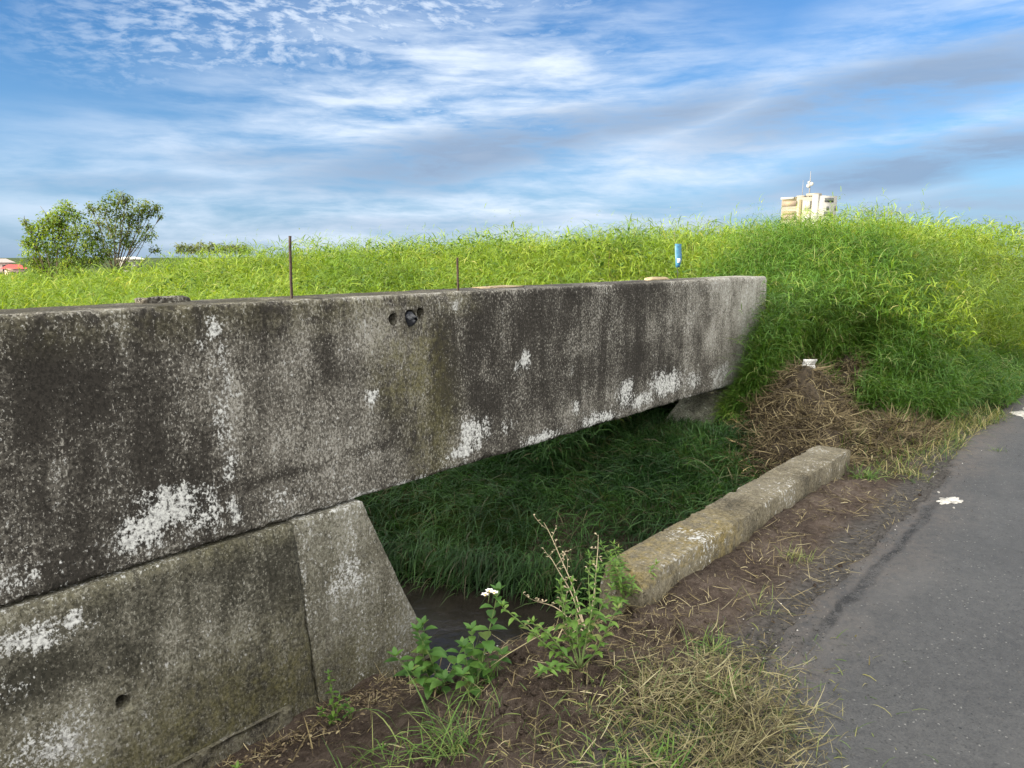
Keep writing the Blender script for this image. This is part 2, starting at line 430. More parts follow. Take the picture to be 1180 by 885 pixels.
# ================================================================ CONCRETE THINGS
m_beam = concrete('weathered_concrete', shift=-.135)
m_abut = concrete('mossy_concrete', dark=(.034, .032, .024), mid=(.105, .098, .076), lite=(.25, .24, .20), shift=-.06)
m_kerb = concrete('kerb_concrete', dark=(.055, .048, .034), mid=(.12, .105, .075), lite=(.20, .18, .135), moss=(.22, .17, .065))
def section_bar(name, xs, prof, mat, jit=.004, chip=.012, corners=(), axis_y=0.0, seed=0, cap=True):
    """prof: closed loop of (y,z); extruded along xs with worn corners"""
    prof = np.asarray(prof, float); n = len(prof); m = len(xs)
    X = np.repeat(np.asarray(xs, float)[:, None], n, 1)
    Yv = np.repeat(prof[None, :, 0], m, 0).copy(); Zv = np.repeat(prof[None, :, 1], m, 0).copy()
    s = np.arange(n)[None, :]*.37+0*X
    arc = np.concatenate([[0], np.cumsum(np.hypot(*np.diff(prof, axis=0).T))])[None, :]+0*X
    Yv += jit*fbm(X*7, arc*7, 4, seed)*1.6; Zv += jit*fbm(X*7, arc*7, 4, seed+5)*.8
    cen = prof.mean(0)
    for c in corners:
        d = np.abs(arc-arc[0, c]); wgt = np.exp(-(d/.018)**2)
        amt = chip*(.35+np.clip(1.8*fbm(X*9, X*0+c, 4, seed+c, .7), 0, 1.2))
        dy, dz = np.sign(cen[0]-prof[c, 0]), np.sign(cen[1]-prof[c, 1])
        Yv += wgt*amt*dy; Zv += wgt*amt*dz
    v = np.stack([X, Yv, Zv], -1).reshape(-1, 3)
    i = np.arange(m-1)[:, None]*n; k = np.arange(n)[None, :]
    q = np.stack([i+k, i+(k+1) % n, i+n+(k+1) % n, i+n+k], -1).reshape(-1, 4)
    me = mesh_np(name, v, q, None, mat)
    if cap:
        import bmesh
        bm = bmesh.new(); bm.from_mesh(me); bm.verts.ensure_lookup_table()
        bm.faces.new([bm.verts[j] for j in range(n)]); bm.faces.new([bm.verts[(m-1)*n+j] for j in range(n)])
        bmesh.ops.recalc_face_normals(bm, faces=bm.faces); bm.to_mesh(me); bm.free()
    return me
def outward(me):
    import bmesh
    bm = bmesh.new(); bm.from_mesh(me); bmesh.ops.recalc_face_normals(bm, faces=bm.faces)
    if bm.calc_volume(signed=True) < 0: bmesh.ops.reverse_faces(bm, faces=bm.faces)
    bm.to_mesh(me); bm.free(); me.update(); return me
def loop_rect(y0, y1, z0, z1, ny_, nz_, nzb=6):
    """front face (y0) going up, top, back down, bottom"""
    L = [(y0, z) for z in np.linspace(z0, z1, nz_, endpoint=False)]
    c1 = len(L); L += [(y, z1) for y in np.linspace(y0, y1, ny_, endpoint=False)]
    c2 = len(L); L += [(y1, z) for z in np.linspace(z1, z0, nzb, endpoint=False)]
    c3 = len(L); L += [(y, z0) for y in np.linspace(y1, y0, ny_, endpoint=False)]
    return L, (0, c1, c2, c3)
BY0, BY1, BZ0, BZ1, BX1 = 3.0, 3.38, .325, 1.355, 7.62
def cut_holes(me, holes, solver='EXACT'):
    """recess round holes into a closed mesh; returns the cut mesh"""
    tmp = bpy.data.objects.new('girder_blank', me); COL.objects.link(tmp); cs = []
    for (x, z, r, y0, dep) in holes:
        n = 20; vs = []; 
        for y in (y0-.08, y0+dep):
            for k in range(n):
                th = 2*math.pi*k/n; rr = r*(1+.08*math.sin(3*th+x*7))
                vs.append((x+rr*math.cos(th), y, z+rr*1.12*math.sin(th)))
        cm = bpy.data.meshes.new('hole'); cm.from_pydata(vs, [], [[k, k+n, (k+1) % n+n, (k+1) % n] for k in range(n)]+[list(range(n)), list(range(2*n-1, n-1, -1))])
        co = bpy.data.objects.new('hole', cm); COL.objects.link(co); cs.append(co)
        import bmesh
        bm = bmesh.new(); bm.from_mesh(cm); bmesh.ops.recalc_face_normals(bm, faces=bm.faces); bm.to_mesh(cm); bm.free()
        md = tmp.modifiers.new('cut', 'BOOLEAN'); md.object = co; md.operation = 'DIFFERENCE'; md.solver = solver
    dg = bpy.context.evaluated_depsgraph_get(); out = bpy.data.meshes.new_from_object(tmp.evaluated_get(dg))
    bpy.data.objects.remove(tmp)
    for c in cs: bpy.data.objects.remove(c)
    return out
pr, cr = loop_rect(BY0, BY1, BZ0, BZ1, 14, 52)
xs = np.concatenate([np.arange(-12, .3, .08), np.arange(.3, BX1, .018), [BX1]])
gird = section_bar('concrete_girder', xs, pr, m_beam, .004, .013, cr, seed=40)
HOLES = [atY(453, 368, 3.0), atY(473, 366, 3.0), atY(484.5, 361, 3.0)]
gird = cut_holes(outward(gird), [(HOLES[0][0], HOLES[0][2], .030, 3.0, .16), (HOLES[1][0], HOLES[1][2], .040, 3.0, .16), (HOLES[2][0], HOLES[2][2], .028, 3.0, .13)])
gird.name = 'concrete_girder'
if not gird.materials: gird.materials.append(m_beam)
def P3(px, py, rx_, rz_, s):
    p = atY(px, py, 3.0); return (p[0], p[2], rx_, rz_, s)
def beam_mask(x, y, z):
    wob = .05*fbm(x*6, z*6, 3, 60); xx, zz = x+wob, z+.05*fbm(x*6+9, z*6, 3, 61)
    w = blobs(xx, zz, [P3(200, 585, .19, .13, .74), P3(160, 615, .13, .10, .66), P3(232, 590, .12, .13, .6), P3(240, 375, .05, .05, .5), P3(228, 390, .025, .05, .5), P3(248, 400, .04, .07, .36),
        P3(258, 440, .025, .1, .4), P3(258, 490, .04, .12, .4), P3(262, 540, .045, .12, .46), P3(270, 590, .045, .1, .55), P3(432, 458, .055, .045, .62), P3(420, 520, .07, .05, .3),
        P3(607, 414, .075, .075, .7), P3(598, 425, .03, .05, .6), P3(660, 425, .04, .05, .42), P3(664, 472, .05, .06, .62), P3(548, 500, .16, .12, .62), P3(535, 522, .16, .05, .62), P3(580, 490, .12, .06, .4), P3(722, 452, .14, .13, .72), P3(768, 440, .30, .13, .72),
        P3(800, 440, .2, .1, .5), P3(735, 462, .3, .07, .6), P3(625, 503, .25, .05, .66), P3(690, 484, .3, .06, .68), P3(830, 430, .3, .1, .42), P3(523, 352, .05, .04, .45), P3(470, 560, .2, .03, .6), P3(420, 572, .2, .025, .55), P3(105, 635, .2, .12, .30),
        P3(40, 660, .2, .06, .38), P3(330, 570, .2, .06, .28), P3(160, 500, .1, .1, .15), P3(510, 352, .05, .03, .3)])
    w = np.maximum(w, .40*ss(.40, .33, z)*(.6+fbm(x*3, z*3, 3, 70)))
    w = np.maximum(w, .16*ss(1.8, 1.2, x))
    w = np.where(y > BY0+.02, w*.3, w)
    g = blobs(x, z, [P3(475, 420, .26, .26, .85), P3(500, 500, .2, .3, .6), P3(440, 350, .5, .06, .5), P3(520, 350, .22, .07, .5)])
    g = np.maximum(g, .35*ss(1.1, 1.34, z+.1*fbm(x*2, z*2, 3, 66))*ss(3.3, 2.7, x))
    d = blobs(x, z, [P3(100, 450, .2, .5, .35), P3(40, 440, .12, .35, .45), P3(507, 420, .07, .35, .55), P3(505, 500, .06, .25, .45), P3(375, 400, .06, .2, .3), P3(330, 547, .35, .025, .5), P3(430, 515, .2, .03, .4), P3(620, 520, .05, .02, .3)])
    d = np.maximum(d, .42*ss(2.955, 2.995, x+.02*fbm(z*6, z*0, 3, 5))*ss(6.4, 4.8, x)*ss(.45, .7, z))
    d = np.maximum(d, .22*ss(2.2, 1.2, x)); 
    d = np.where(y > BY0+.03, .35, d)                     # lichen on the top
    l = blobs(x, z, [P3(440, 380, .3, .12, .4), P3(523, 350, .09, .05, .6), P3(300, 400, .5, .3, .12), P3(350, 480, .4, .3, .22)])
    l = np.maximum(l, .85*ss(6.0, 7.4, x)+.12*ss(5, 6.2, x)); l = np.maximum(l, .5*ss(1.333, 1.352, z)*(y < BY0+.03))
    return w, g, d, l
set_mask(gird, beam_mask)
link('concrete_girder', gird, label='long weathered grey concrete girder with white lime patches spanning the canal', cat='girder')

# left abutment
ab = empty('abutment', (2.0, 2.97, -.6), label='mossy concrete abutment below the near end of the girder with a drain hole', cat='abutment')
def slab(name, x0t, x0b, x1t, x1b, y0, y1, z0, z1, mat, step=.02, seed=0, chip=.01, nzs=None):
    nz_ = nzs or max(6, int((z1-z0)/step)); L, c = loop_rect(y0, y1, z0, z1, 8, nz_)
    n_x = max(4, int((x1b-x0b)/step)); xs_ = np.linspace(0, 1, n_x)
    me = section_bar(name, xs_, L, mat, 0, 0, (), seed=seed)
    n = len(me.vertices); co = np.empty(n*3, np.float32); me.vertices.foreach_get('co', co); co = co.reshape(-1, 3).astype(float)
    f = (co[:, 2]-z0)/(z1-z0); a = x0b+(x0t-x0b)*f; b2 = x1b+(x1t-x1b)*f; u = co[:, 0].copy()
    co[:, 0] = a+(b2-a)*u
    front = co[:, 1] < y0+.001
    co[:, 1] += np.where(front, .006*fbm(co[:, 0]*6, co[:, 2]*6, 4, seed), 0)
    ed = np.maximum(np.exp(-((z1-co[:, 2])/.015)**2)*front, np.exp(-((b2-co[:, 0])/.012)**2)*front)
    co[:, 1] += ed*chip*(.4+np.clip(2*fbm(co[:, 0]*9, co[:, 2]*9, 3, seed+3), 0, 1.2))
    co[:, 0] += np.where(u > .999, .012*fbm(co[:, 2]*5, co[:, 1]*5, 4, seed+8), 0)
    me.vertices.foreach_set('co', co.astype(np.float32).ravel()); return outward(me)
def sub(me, parent):
    for v in me.vertices: v.co -= parent.location
def wp_mask(x, y, z):
    wob = .04*fbm(x*7, z*7, 3, 80); xx, zz = x+wob, z+.04*fbm(x*7+3, z*7, 3, 81)
    w = blobs(xx, zz, [P3(35, 732, .13, .07, .62), P3(85, 712, .035, .06, .75), P3(108, 716, .025, .022, .7), P3(50, 860, .18, .12, .42), P3(20, 790, .15, .1, .35), P3(140, 745, .1, .05, .28), P3(160, 760, .1, .05, .25)])
    w = np.maximum(w, .22*ss(.285, .31, z))
    g = .75*ss(-.02, -.4, z+.12*fbm(x*3, z*3, 3, 82))+.35*ss(.2, .3, z)
    d = blobs(xx, zz, [P3(295, 660, .22, .17, .6), P3(200, 680, .3, .1, .2), P3(40, 780, .2, .1, .5), P3(150, 770, .1, .1, .2)])
    l = blobs(x, z, [P3(60, 850, .3, .15, .35)]); 
    return w, g, d, l
def ep_mask(x, y, z):
    w = .12+blobs(x, z, [P3(395, 660, .1, .1, .26), P3(345, 680, .03, .3, .25), P3(375, 680, .08, .06, .2)])
    w = np.maximum(w, .28*ss(.27, .31, z))
    return w, .55*ss(-.15, -.6, z)+.12, 0*x, .30+0*x
def place_part(name, me, fn, parent, label=None):
    set_mask(me, fn); sub(me, parent); o = link(name, me, parent); 
    if label: o['label'] = label
    return o
# object coordinates stay world-like through the shared offset
wall = slab('wall_panel', -12, -12, 1.935, 2.085, 2.968, 3.35, -1.1, .312, m_abut, .03, 90)
wall = cut_holes(wall, [(*[atY(141, 809, 2.97)[i] for i in (0, 2)], .029, 2.97, .2)], 'FAST'); wall.name = 'wall_panel'
if not wall.materials: wall.materials.append(m_abut)
place_part('wall_panel', wall, wp_mask, ab, 'dark mossy panel with a round drain hole')
place_part('end_panel', slab('end_panel', 1.9365, 2.0865, 2.35, 3.0, 2.9705, 3.35, -1.1, .315, m_abut, .02, 120), ep_mask, ab, 'paler tapering end panel')
m_foot = concrete('footing_concrete', mid=(.11, .10, .078), lite=(.20, .19, .155), shift=-.05)
place_part('footing', slab('footing', -12, -12, 1.86, 1.9, 2.938, 2.966, -1.0, -.575, m_foot, .025, 130), lambda x, y, z: (0*x, .35+0*x, 0*x, .2+0*x), ab)

# right abutment
rb = empty('abutment', (7.0, 3.0, -.2), label='grey sloping concrete abutment half buried in grass under the far end of the girder', cat='abutment')
mb = MB()
def prism_pts(mb, front, back, n=14):
    """quad strips between a front polyline and a back polyline"""
    front, back = np.asarray(front, float), np.asarray(back, float)
    v = []; 
    for k in range(n+1): v.append(front+(back-front)*k/n)
    v = np.concatenate(v); m = len(front)
    q = [(k*m+j, k*m+j+1, (k+1)*m+j+1, (k+1)*m+j) for k in range(n) for j in range(m-1)]
    mb.add(v, q)
zz = np.linspace(-.8, .322, 30)
fx = np.interp(zz, [-.8, -.1, .322], [5.0, 6.35, 7.15])
fr = np.stack([fx, 0*zz+3.02, zz], 1); bk = np.stack([fx-.28, 0*zz+3.4, zz], 1); bk[:, 0] += .02*np.sin(zz*9)
prism_pts(mb, fr, bk)
fr2 = np.stack([0*zz+8.2, 0*zz+3.02, zz], 1)
prism_pts(mb, fr2, fr, 40)
prism_pts(mb, bk, np.stack([0*zz+8.2, 0*zz+3.4, zz], 1), 8)
o = mb.build('wing_block', concrete('bank_concrete', dark=(.045, .045, .036), mid=(.12, .12, .095), lite=(.22, .22, .18), moss=(.06, .075, .03)), rb)
set_mask(o.data, lambda x, y, z: (.08+0*x, .3+0*x, 0*x, .25+0*x))

# culvert headwall below the kerb and the kerb
hw = section_bar('culvert_headwall', np.linspace(2.62, 5.95, 80), loop_rect(1.50, 1.735, -1.05, -.02, 6, 14)[0], m_kerb, .004, .01, (), seed=140)
set_mask(hw, lambda x, y, z: (0*x, .4+0*x, .4+0*x, 0*x))
link('culvert_headwall', hw, label='mossy concrete culvert headwall in the canal beneath the kerb', cat='headwall')
L, c = loop_rect(1.555, 1.80, -.06, .158, 12, 12, 10)
kxs = np.arange(2.76, 5.80, .016)
kb = section_bar('concrete_kerb', kxs, L, m_kerb, .004, .008, c[1:3], seed=150)
n = len(kb.vertices); co = np.empty(n*3, np.float32); kb.vertices.foreach_get('co', co); co = co.reshape(-1, 3).astype(float)
e = np.exp(-((co[:, 0]-2.76)/.035)**2)*.03+np.exp(-((co[:, 0]-5.79)/.05)**2)*.04
cy, cz = 1.67, .08
co[:, 1] += (cy-co[:, 1])*e/.1*.5; co[:, 2] += np.where(co[:, 2] > .1, -e, 0)
co[:, 0] += np.where(co[:, 0] < 2.81, .05*fbm(co[:, 1]*8, co[:, 2]*8, 3, 7), 0)+np.where(co[:, 2] > .1, np.exp(-((co[:, 0]-2.76)/.03)**2)*.02, 0)
co[:, 2] += np.where(co[:, 2] > .1, .007*fbm(co[:, 0]*2.2, co[:, 1]*3, 4, 152), 0)
co[:, 1] += np.where(co[:, 1] < 1.6, .010*fbm(co[:, 0]*2.5, co[:, 2]*3, 4, 153), 0)
kb.vertices.foreach_set('co', co.astype(np.float32).ravel()); kb.update()
def kerb_mask(x, y, z):
    w = blobs(x, y, [(3.4, 1.6, .12, .08, .40), (4.8, 1.6, .5, .05, .25), (3.35, 1.72, .1, .06, .35)])
    w = np.maximum(w, .16*(y < 1.58)*ss(.1, .17, z))
    g = .75*ss(3.9, 2.9, x+.5*fbm(x*2, y*2, 3, 5))*(z > .1)+.35*blobs(x, y, [(3.55, 1.62, .25, .15, 2.2)])+.15
    d = .25*ss(.10, 0, z)+.22*(z > .16)*ss(3.6, 4.6, x)*(y > 1.66)
    return w, g, d, .22-.2*ss(.1, 0, z)
kb.set_sharp_from_angle(angle=R(38)); set_mask(kb, kerb_mask)
link('concrete_kerb', kb, label='low worn concrete kerb at the edge of the road with a yellowish patch', cat='kerb')

# ---------------------------------------------------------------- small things on the girder
m_rust = simple('rusty_steel', (.032, .020, .015), .85, .45, 60)
def rod(px, y0, y1, Y, r, label, lean=0):
    a = atY(px, y0, Y); b_ = atY(px+lean, y1, Y); a[2] = BZ1-.03
    mb = MB(); n = 26; pts = [a+(b_-a)*k/n+np.array([.0012*math.sin(k*.5), .001*math.cos(k*.4), 0]) for k in range(n+1)]
    rr = [r*(1.0 if k % 2 else 1.18) for k in range(n+1)]
    mb.tube(pts, rr, 8); return mb.build('steel_rod', m_rust, label=label, cat='rod')
rod(336, 347, 272, 3.10, .0062, 'tall dark rusty steel rod standing on top of the girder', -2)
rod(528, 339, 297, 3.10, .006, 'short brown rusty steel rod standing on top of the girder near the holes', -1)
# blue tag on a wire
m_blue = simple('blue_plastic', (.025, .105, .18), .5, .3, 40); m_wire = simple('wire', (.03, .028, .025), .7)
a = atY(781, 322, 3.36); a[2] = BZ1-.02
bt = empty('marker_tag', a, label='small blue plastic tag on a thin wire above the far half of the girder', cat='tag')
top = atY(782, 281, 3.36); mid_ = atY(780.5, 308, 3.36)
mb = MB(); mb.tube([a, a+(mid_-a)*.5+np.array([.004, 0, 0]), mid_, mid_+(top-mid_)*.6], .004, 6); mb.build('wire', m_wire, bt)
dr = np.array([math.sin(AZ+.2), -math.cos(AZ+.2), 0]); nr = np.array([dr[1], -dr[0], 0])
hgt = top[2]-mid_[2]; mb = MB(); vs = []; N = 11
for k in range(N):
    f = k/(N-1); w = (.030 if f > .35 else .030-.012*(1-f/.35)); c0 = mid_+(top-mid_)*f+nr*.006
    bow = nr*(.012*math.sin(f*5))
    for sx_ in (-1, -.33, .33, 1): vs.append(c0+dr*w*sx_*1.05+bow+nr*(.010*(1-sx_*sx_)))
vs = np.array(vs); vb = vs-nr*.004
q = [(k*4+j, k*4+j+1, k*4+j+5, k*4+j+4) for k in range(N-1) for j in range(3)]
m = len(vs); q += [tuple(m+i for i in f[::-1]) for f in q[:]]
ring = [j for j in range(4)]+[k*4+3 for k in range(1, N)]+[(N-1)*4+j for j in (2, 1, 0)]+[k*4 for k in range(N-2, 0, -1)]
q += [(ring[i], m+ring[i], m+ring[(i+1) % len(ring)], ring[(i+1) % len(ring)]) for i in range(len(ring))]
mb.add(np.concatenate([vs, vb]), q); pl = mb.build('plastic_strip', m_blue, bt)
m_white = simple('white_plastic', (.6, .62, .62), .6, .2, 50)
mb = MB(); c0 = mid_+(top-mid_)*.3+nr*.024; mb.obox(c0, dr, nr, -.014, .012, 0, .004, -.022, .016); mb.build('sticker', m_white, bt)
# black plastic stuffed into the middle hole
m_blk, nt, b = material('black_plastic'); b.inputs['Base Color'].default_value = (.018, .020, .026, 1); b.inputs['Roughness'].default_value = .28; b.inputs['Specular IOR Level'].default_value = .6
nt.l.new(nt.bump(nt.noise(nt.new('ShaderNodeTexCoord').outputs['Object'], 60, 4), .5, .01), b.inputs['Normal'])
h = HOLES[1]; nu, nv = 22, 14; vs = []
for i in range(nv+1):
    f = i/nv; 
    for k in range(nu):
        th = 2*math.pi*k/nu; r = .036*math.sin(math.pi*(.04+.92*f))**.7
        r *= 1+.55*float(vn(A(math.cos(th)*2.5+9), A(math.sin(th)*2.5+f*4), 77))
        notch = 1-.55*math.exp(-((th-1.0)/.35)**2)
        vs.append((h[0]+r*notch*math.cos(th), 3.06-.105*f+.02*float(vn(A(th*2), A(f*5), 3)), h[2]-.004+r*notch*1.15*math.sin(th)))
q = [(i*nu+k, i*nu+(k+1) % nu, (i+1)*nu+(k+1) % nu, (i+1)*nu+k) for i in range(nv) for k in range(nu)]
mb = MB(); mb.add(vs, q)
mb.build('plastic_wad', m_blk, label='crumpled black plastic stuffed into the middle hole of the girder', cat='plastic')
# flat concrete lump and dry soil crust on the top
def lump(name, c, sx_, sy_, sz_, mat, seed, flat=.6, **kw):
    nu, nv = 28, 16; vs = []
    for i in range(nv+1):
        ph = math.pi*i/nv
        for k in range(nu):
            th = 2*math.pi*k/nu; d = np.array([math.sin(ph)*math.cos(th), math.sin(ph)*math.sin(th), math.cos(ph)])
            d = np.sign(d)*np.abs(d)**flat
            r = 1+.35*float(fbm(A(d[0]*1.7+seed), A(d[1]*1.7+d[2]*2.3), 4, seed))
            vs.append(c+d*r*np.array([sx_, sy_, sz_]))
    q = [(i*nu+k, (i+1)*nu+k, (i+1)*nu+(k+1) % nu, i*nu+(k+1) % nu) for i in range(nv) for k in range(nu)]
    mb = MB(); mb.add(vs, q); o = mb.build(name, mat, **kw); 
    set_mask(o.data, lambda x, y, z: (0*x, .1+0*x, .25+0*x, .1+0*x)); return o
c = atY(187, 352, 3.3); c[2] = BZ1+.004
lump('concrete_lump', c, .11, .05, .02, m_beam, 5, .35, label='flat grey concrete lump lying on the top of the girder at left', cat='lump')
m_crust = simple('dry_crust', (.26, .20, .12), .9, .35, 45)
c = atY(758, 322, 3.28); c[2] = BZ1+.0
lump('dry_soil_crust', c, .17, .06, .022, m_crust, 9, .7, label='tan dry soil crust on the girder top beside the blue tag', cat='soil')
c = atY(575, 336, 3.24); c[2] = BZ1-.002
lump('dry_soil_crust', c, .20, .09, .012, simple('dry_crust_brown', (.20, .155, .10), .9, .4, 45), 12, .7, label='thin brown soil crust on the girder top by the short rod', cat='soil')

# ================================================================ VEGETATION
def view_ang(X, Y): return np.degrees(np.arctan2(Y, X))-40
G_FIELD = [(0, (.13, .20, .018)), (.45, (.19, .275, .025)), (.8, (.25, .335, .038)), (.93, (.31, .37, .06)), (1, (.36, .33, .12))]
m_field = leafmat('field_leaf', G_FIELD, .40, (.55, .68, .60), 1.1)
m_verge_shade = leafmat('verge_leaf', [(0, (.05, .12, .016)), (.5, (.085, .175, .022)), (.85, (.13, .23, .032)), (1, (.26, .26, .10))], .35, (.7, .8, .7), 1.1)  # same grass as the field, with shade put into a darker leaf colour
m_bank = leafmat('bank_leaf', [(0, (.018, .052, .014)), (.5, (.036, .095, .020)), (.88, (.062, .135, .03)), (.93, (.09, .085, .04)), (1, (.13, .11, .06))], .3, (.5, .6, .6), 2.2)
m_straw = leafmat('straw', [(0, (.055, .042, .024)), (.3, (.15, .115, .058)), (.7, (.30, .24, .12)), (1, (.48, .42, .25))], .12, (.75, .75, .75), 3, .8, (1, 1, .9))
m_strawg = leafmat('green_straw', [(0, (.045, .034, .024)), (.25, (.10, .082, .045)), (.55, (.18, .155, .075)), (.8, (.27, .235, .12)), (.93, (.37, .33, .20)), (1, (.09, .14, .04))], .15, (.8, .8, .75), 3, .8, (1, 1, .8))

def grass_leaves(mb, X, Y, hgt, L, W, nl, lean=.12, ground=None, e_lo=.35, e_hi=1.25, droop=1.3, zoff=0):
    """each plant at X,Y: a leaning stem with nl leaves up its height"""
    N = len(X); g = terrain(X, Y) if ground is None else ground
    la = rs.uniform(0, 2*np.pi, N); lm = np.abs(rs.normal(0, lean, N))+.03
    lx, ly = np.cos(la)*lm+.10, np.sin(la)*lm-.05
    f = rs.uniform(.12, 1.0, (N, nl))**.75
    bx = X[:, None]+lx[:, None]*f*f*hgt[:, None]*1.2; by = Y[:, None]+ly[:, None]*f*f*hgt[:, None]*1.2
    bz = g[:, None]+f*hgt[:, None]*.92+zoff
    base = np.stack([bx, by, bz], -1).reshape(-1, 3); n = N*nl
    az = rs.uniform(0, 2*np.pi, n)
    LL = np.repeat(L, nl)*rs.uniform(.6, 1.25, n); WW = np.repeat(W, nl)*rs.uniform(.7, 1.3, n)
    v, q, t = blades(base, az, LL, WW, rs.uniform(e_lo, e_hi, n), rs.uniform(.5, 1.4, n)*droop, 3, rs.normal(0, .35, n))
    mb.add(v, q, t)
def stems(mb, X, Y, hgt, W, g=None):
    g = terrain(X, Y) if g is None else g
    N = len(X); v, q, t = blades(np.stack([X, Y, g], 1), rs.uniform(0, 6.28, N), hgt, W, rs.uniform(1.2, 1.5, N), rs.uniform(.1, .5, N), 3, prof=(1, .9, .7)); mb.add(v, q, t)
def scatter(n, x0, x1, y0, y1, ok):
    X = rs.uniform(x0, x1, n); Y = rs.uniform(y0, y1, n); m = ok(X, Y); return X[m], Y[m]
def inview(X, Y, pad=5): a = view_ang(X, Y); return (a > -35-pad) & (a < 35+pad)

def hfield(X, Y):
    """height of the standing grass"""
    D = np.hypot(X, Y)
    return .90+.34*fbm(X*.8, Y*.8, 3, 90)+.28*fbm(X*2.6, Y*2.6, 2, 92)+.10*ss(9, 4, np.abs(Y-4.5))
fld = MB()
# near rise
def okf(X, Y):
    toe = np.interp(Y, [1, 2.2, 3.3, 3.5, 8, 15, 30], [8.6, 8.2, 7.7, 5.6, 4.0, 2.4, 0])
    return inview(X, Y) & (X > toe) & (Y > 1.35+.35*ss(8, 11, X)-.45*ss(9, 13, X)) & ~((X < BX1+.1) & (Y < 3.6))
def layer(n, x0, x1, y0, y1, dmin, dmax, Ls, Ws, nl, hs=1, pad=5):
    X, Y = scatter(n, x0, x1, y0, y1, lambda X, Y: okf(X, Y) & (np.hypot(X, Y) >= dmin) & (np.hypot(X, Y) < dmax))
    h = hfield(X, Y)*rs.uniform(.6, 1.12, len(X))*hs
    grass_leaves(fld, X, Y, h, np.full(len(X), Ls), np.full(len(X), Ws), nl)
    k = rs.rand(len(X)) < .25; stems(fld, X[k], Y[k], h[k]*1.02, np.full(k.sum(), Ws*.35))
    return len(X)
X, Y = scatter(16000, -9, 2.6, 3.7, 11, lambda X, Y: (X < XL(Y)-.1))
grass_leaves(fld, X, Y, rs.uniform(.45, .95, len(X)), np.full(len(X), .24), np.full(len(X), .015), 5)
X, Y = scatter(2500, 4.6, 7.6, 3.55, 5, lambda X, Y: X > 4.6+.2*(Y-3.5))
UNDER = (X, Y)
layer(46000, 4, 16, 1, 14, 0, 13, .20, .0105, 8)
layer(30000, 3, 24, .8, 22, 13, 22, .25, .018, 6)
layer(40000, -5, 45, .5, 45, 22, 45, .32, .028, 5)
layer(40000, -25, 130, .5, 130, 45, 130, .6, .07, 4, 1.0)
# taller flowering stems that break the skyline
X, Y = scatter(2600, 6, 20, 1.5, 20, lambda X, Y: okf(X, Y) & (terrain(X, Y, False) > .6) & (np.hypot(X, Y) < 20))
h = hfield(X, Y)*rs.uniform(1.05, 1.32, len(X)); k = rs.rand(len(X)) < .45; X, Y, h = X[k], Y[k], h[k]
stems(fld, X, Y, h, np.full(len(X), .006)); g = terrain(X, Y)
for rep in range(5):
    f = rs.uniform(.75, 1, len(X)); v, q, t = blades(np.stack([X+.05*f, Y, g+h*f*.98], 1), rs.uniform(-1, 1, len(X)), rs.uniform(.06, .2, len(X)), .007, rs.uniform(.5, 1.3, len(X)), 1.2, 3); fld.add(v, q, t)
# broad leaved weeds mixed into the field
bw = MB(); X, Y = scatter(26000, 6, 16, 1.6, 14, lambda X, Y: okf(X, Y) & (fbm(X*.9, Y*.9, 3, 95) > .06) & (Y > 3.4) & (np.hypot(X, Y) < 18))
N = len(X); g = terrain(X, Y); hh_ = hfield(X, Y)*rs.uniform(.45, .86, N)
v, q, t = ovate(np.stack([X, Y, g+hh_], 1), rs.uniform(0, 6.28, N), rs.uniform(.05, .12, N), rs.uniform(.03, .06, N), rs.normal(.2, .4, N), rs.uniform(.2, .9, N), .12); bw.add(v, q, t)
bw.build('field_weeds', leafmat('field_weed_leaf', [(0, (.035, .085, .015)), (.6, (.075, .15, .022)), (1, (.13, .20, .03))], .3, None), kind='stuff', label='patches of darker broad leaved weeds in the bright field grass', cat='weeds')
fld.build('field_grass', m_field, kind='stuff', label='bright green tall grass covering the rise behind the girder', cat='grass')

HX, HY_ = 6.6, 2.1
def heap_h(X, Y):
    r = 0
    for (cx, cy, sx_, sy_, hh_) in ((6.15, 2.0, .85, .50, .26), (6.95, 2.3, .85, .5, .50), (7.75, 2.2, .9, .5, .33), (7.9, 1.75, .8, .38, .20), (7.0, 1.6, .9, .35, .14)):
        q_ = np.sqrt(((X-cx)/sx_)**2+((Y-cy)/sy_)**2)+.30*fbm(X*2.5, Y*2.5, 3, 55)
        r = np.maximum(r, hh_*ss(1.15, .0, q_))
    return r*(1+.35*fbm(X*4, Y*4, 3, 54))
# dense grass from the girder's far end to the road, shade in its colour
vg = MB()
def okv(X, Y):
    n_ = .25*fbm(X*1.5, Y*1.5, 3, 44)
    a = (X > 7.25+n_) & (X < 9.9) & (Y > 1.28+.5*n_+.3*ss(7.9, 7.2, X)) & (Y < 4.2)
    a &= ~((X < BX1+.06) & (Y > 2.93) & (Y < 3.42))
    b_ = (X > 7.0+n_) & (X <= 7.6) & (Y > 2.55+n_) & (Y < 2.92)
    return (a | b_) & ~((heap_h(X, Y) > np.where(X > 7.4, .24, .12)) & (Y < 2.75))
X, Y = scatter(26000, 6.3, 10, 1.1, 4.3, okv)
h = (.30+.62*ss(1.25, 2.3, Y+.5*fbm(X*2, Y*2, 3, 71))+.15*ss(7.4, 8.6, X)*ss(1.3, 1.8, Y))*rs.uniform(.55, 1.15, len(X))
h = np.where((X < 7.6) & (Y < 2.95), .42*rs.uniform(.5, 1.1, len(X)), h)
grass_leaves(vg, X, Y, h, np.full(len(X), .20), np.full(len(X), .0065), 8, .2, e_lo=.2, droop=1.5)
stems(vg, X[::5], Y[::5], h[::5]*1.15, np.full(len(X[::5]), .004))
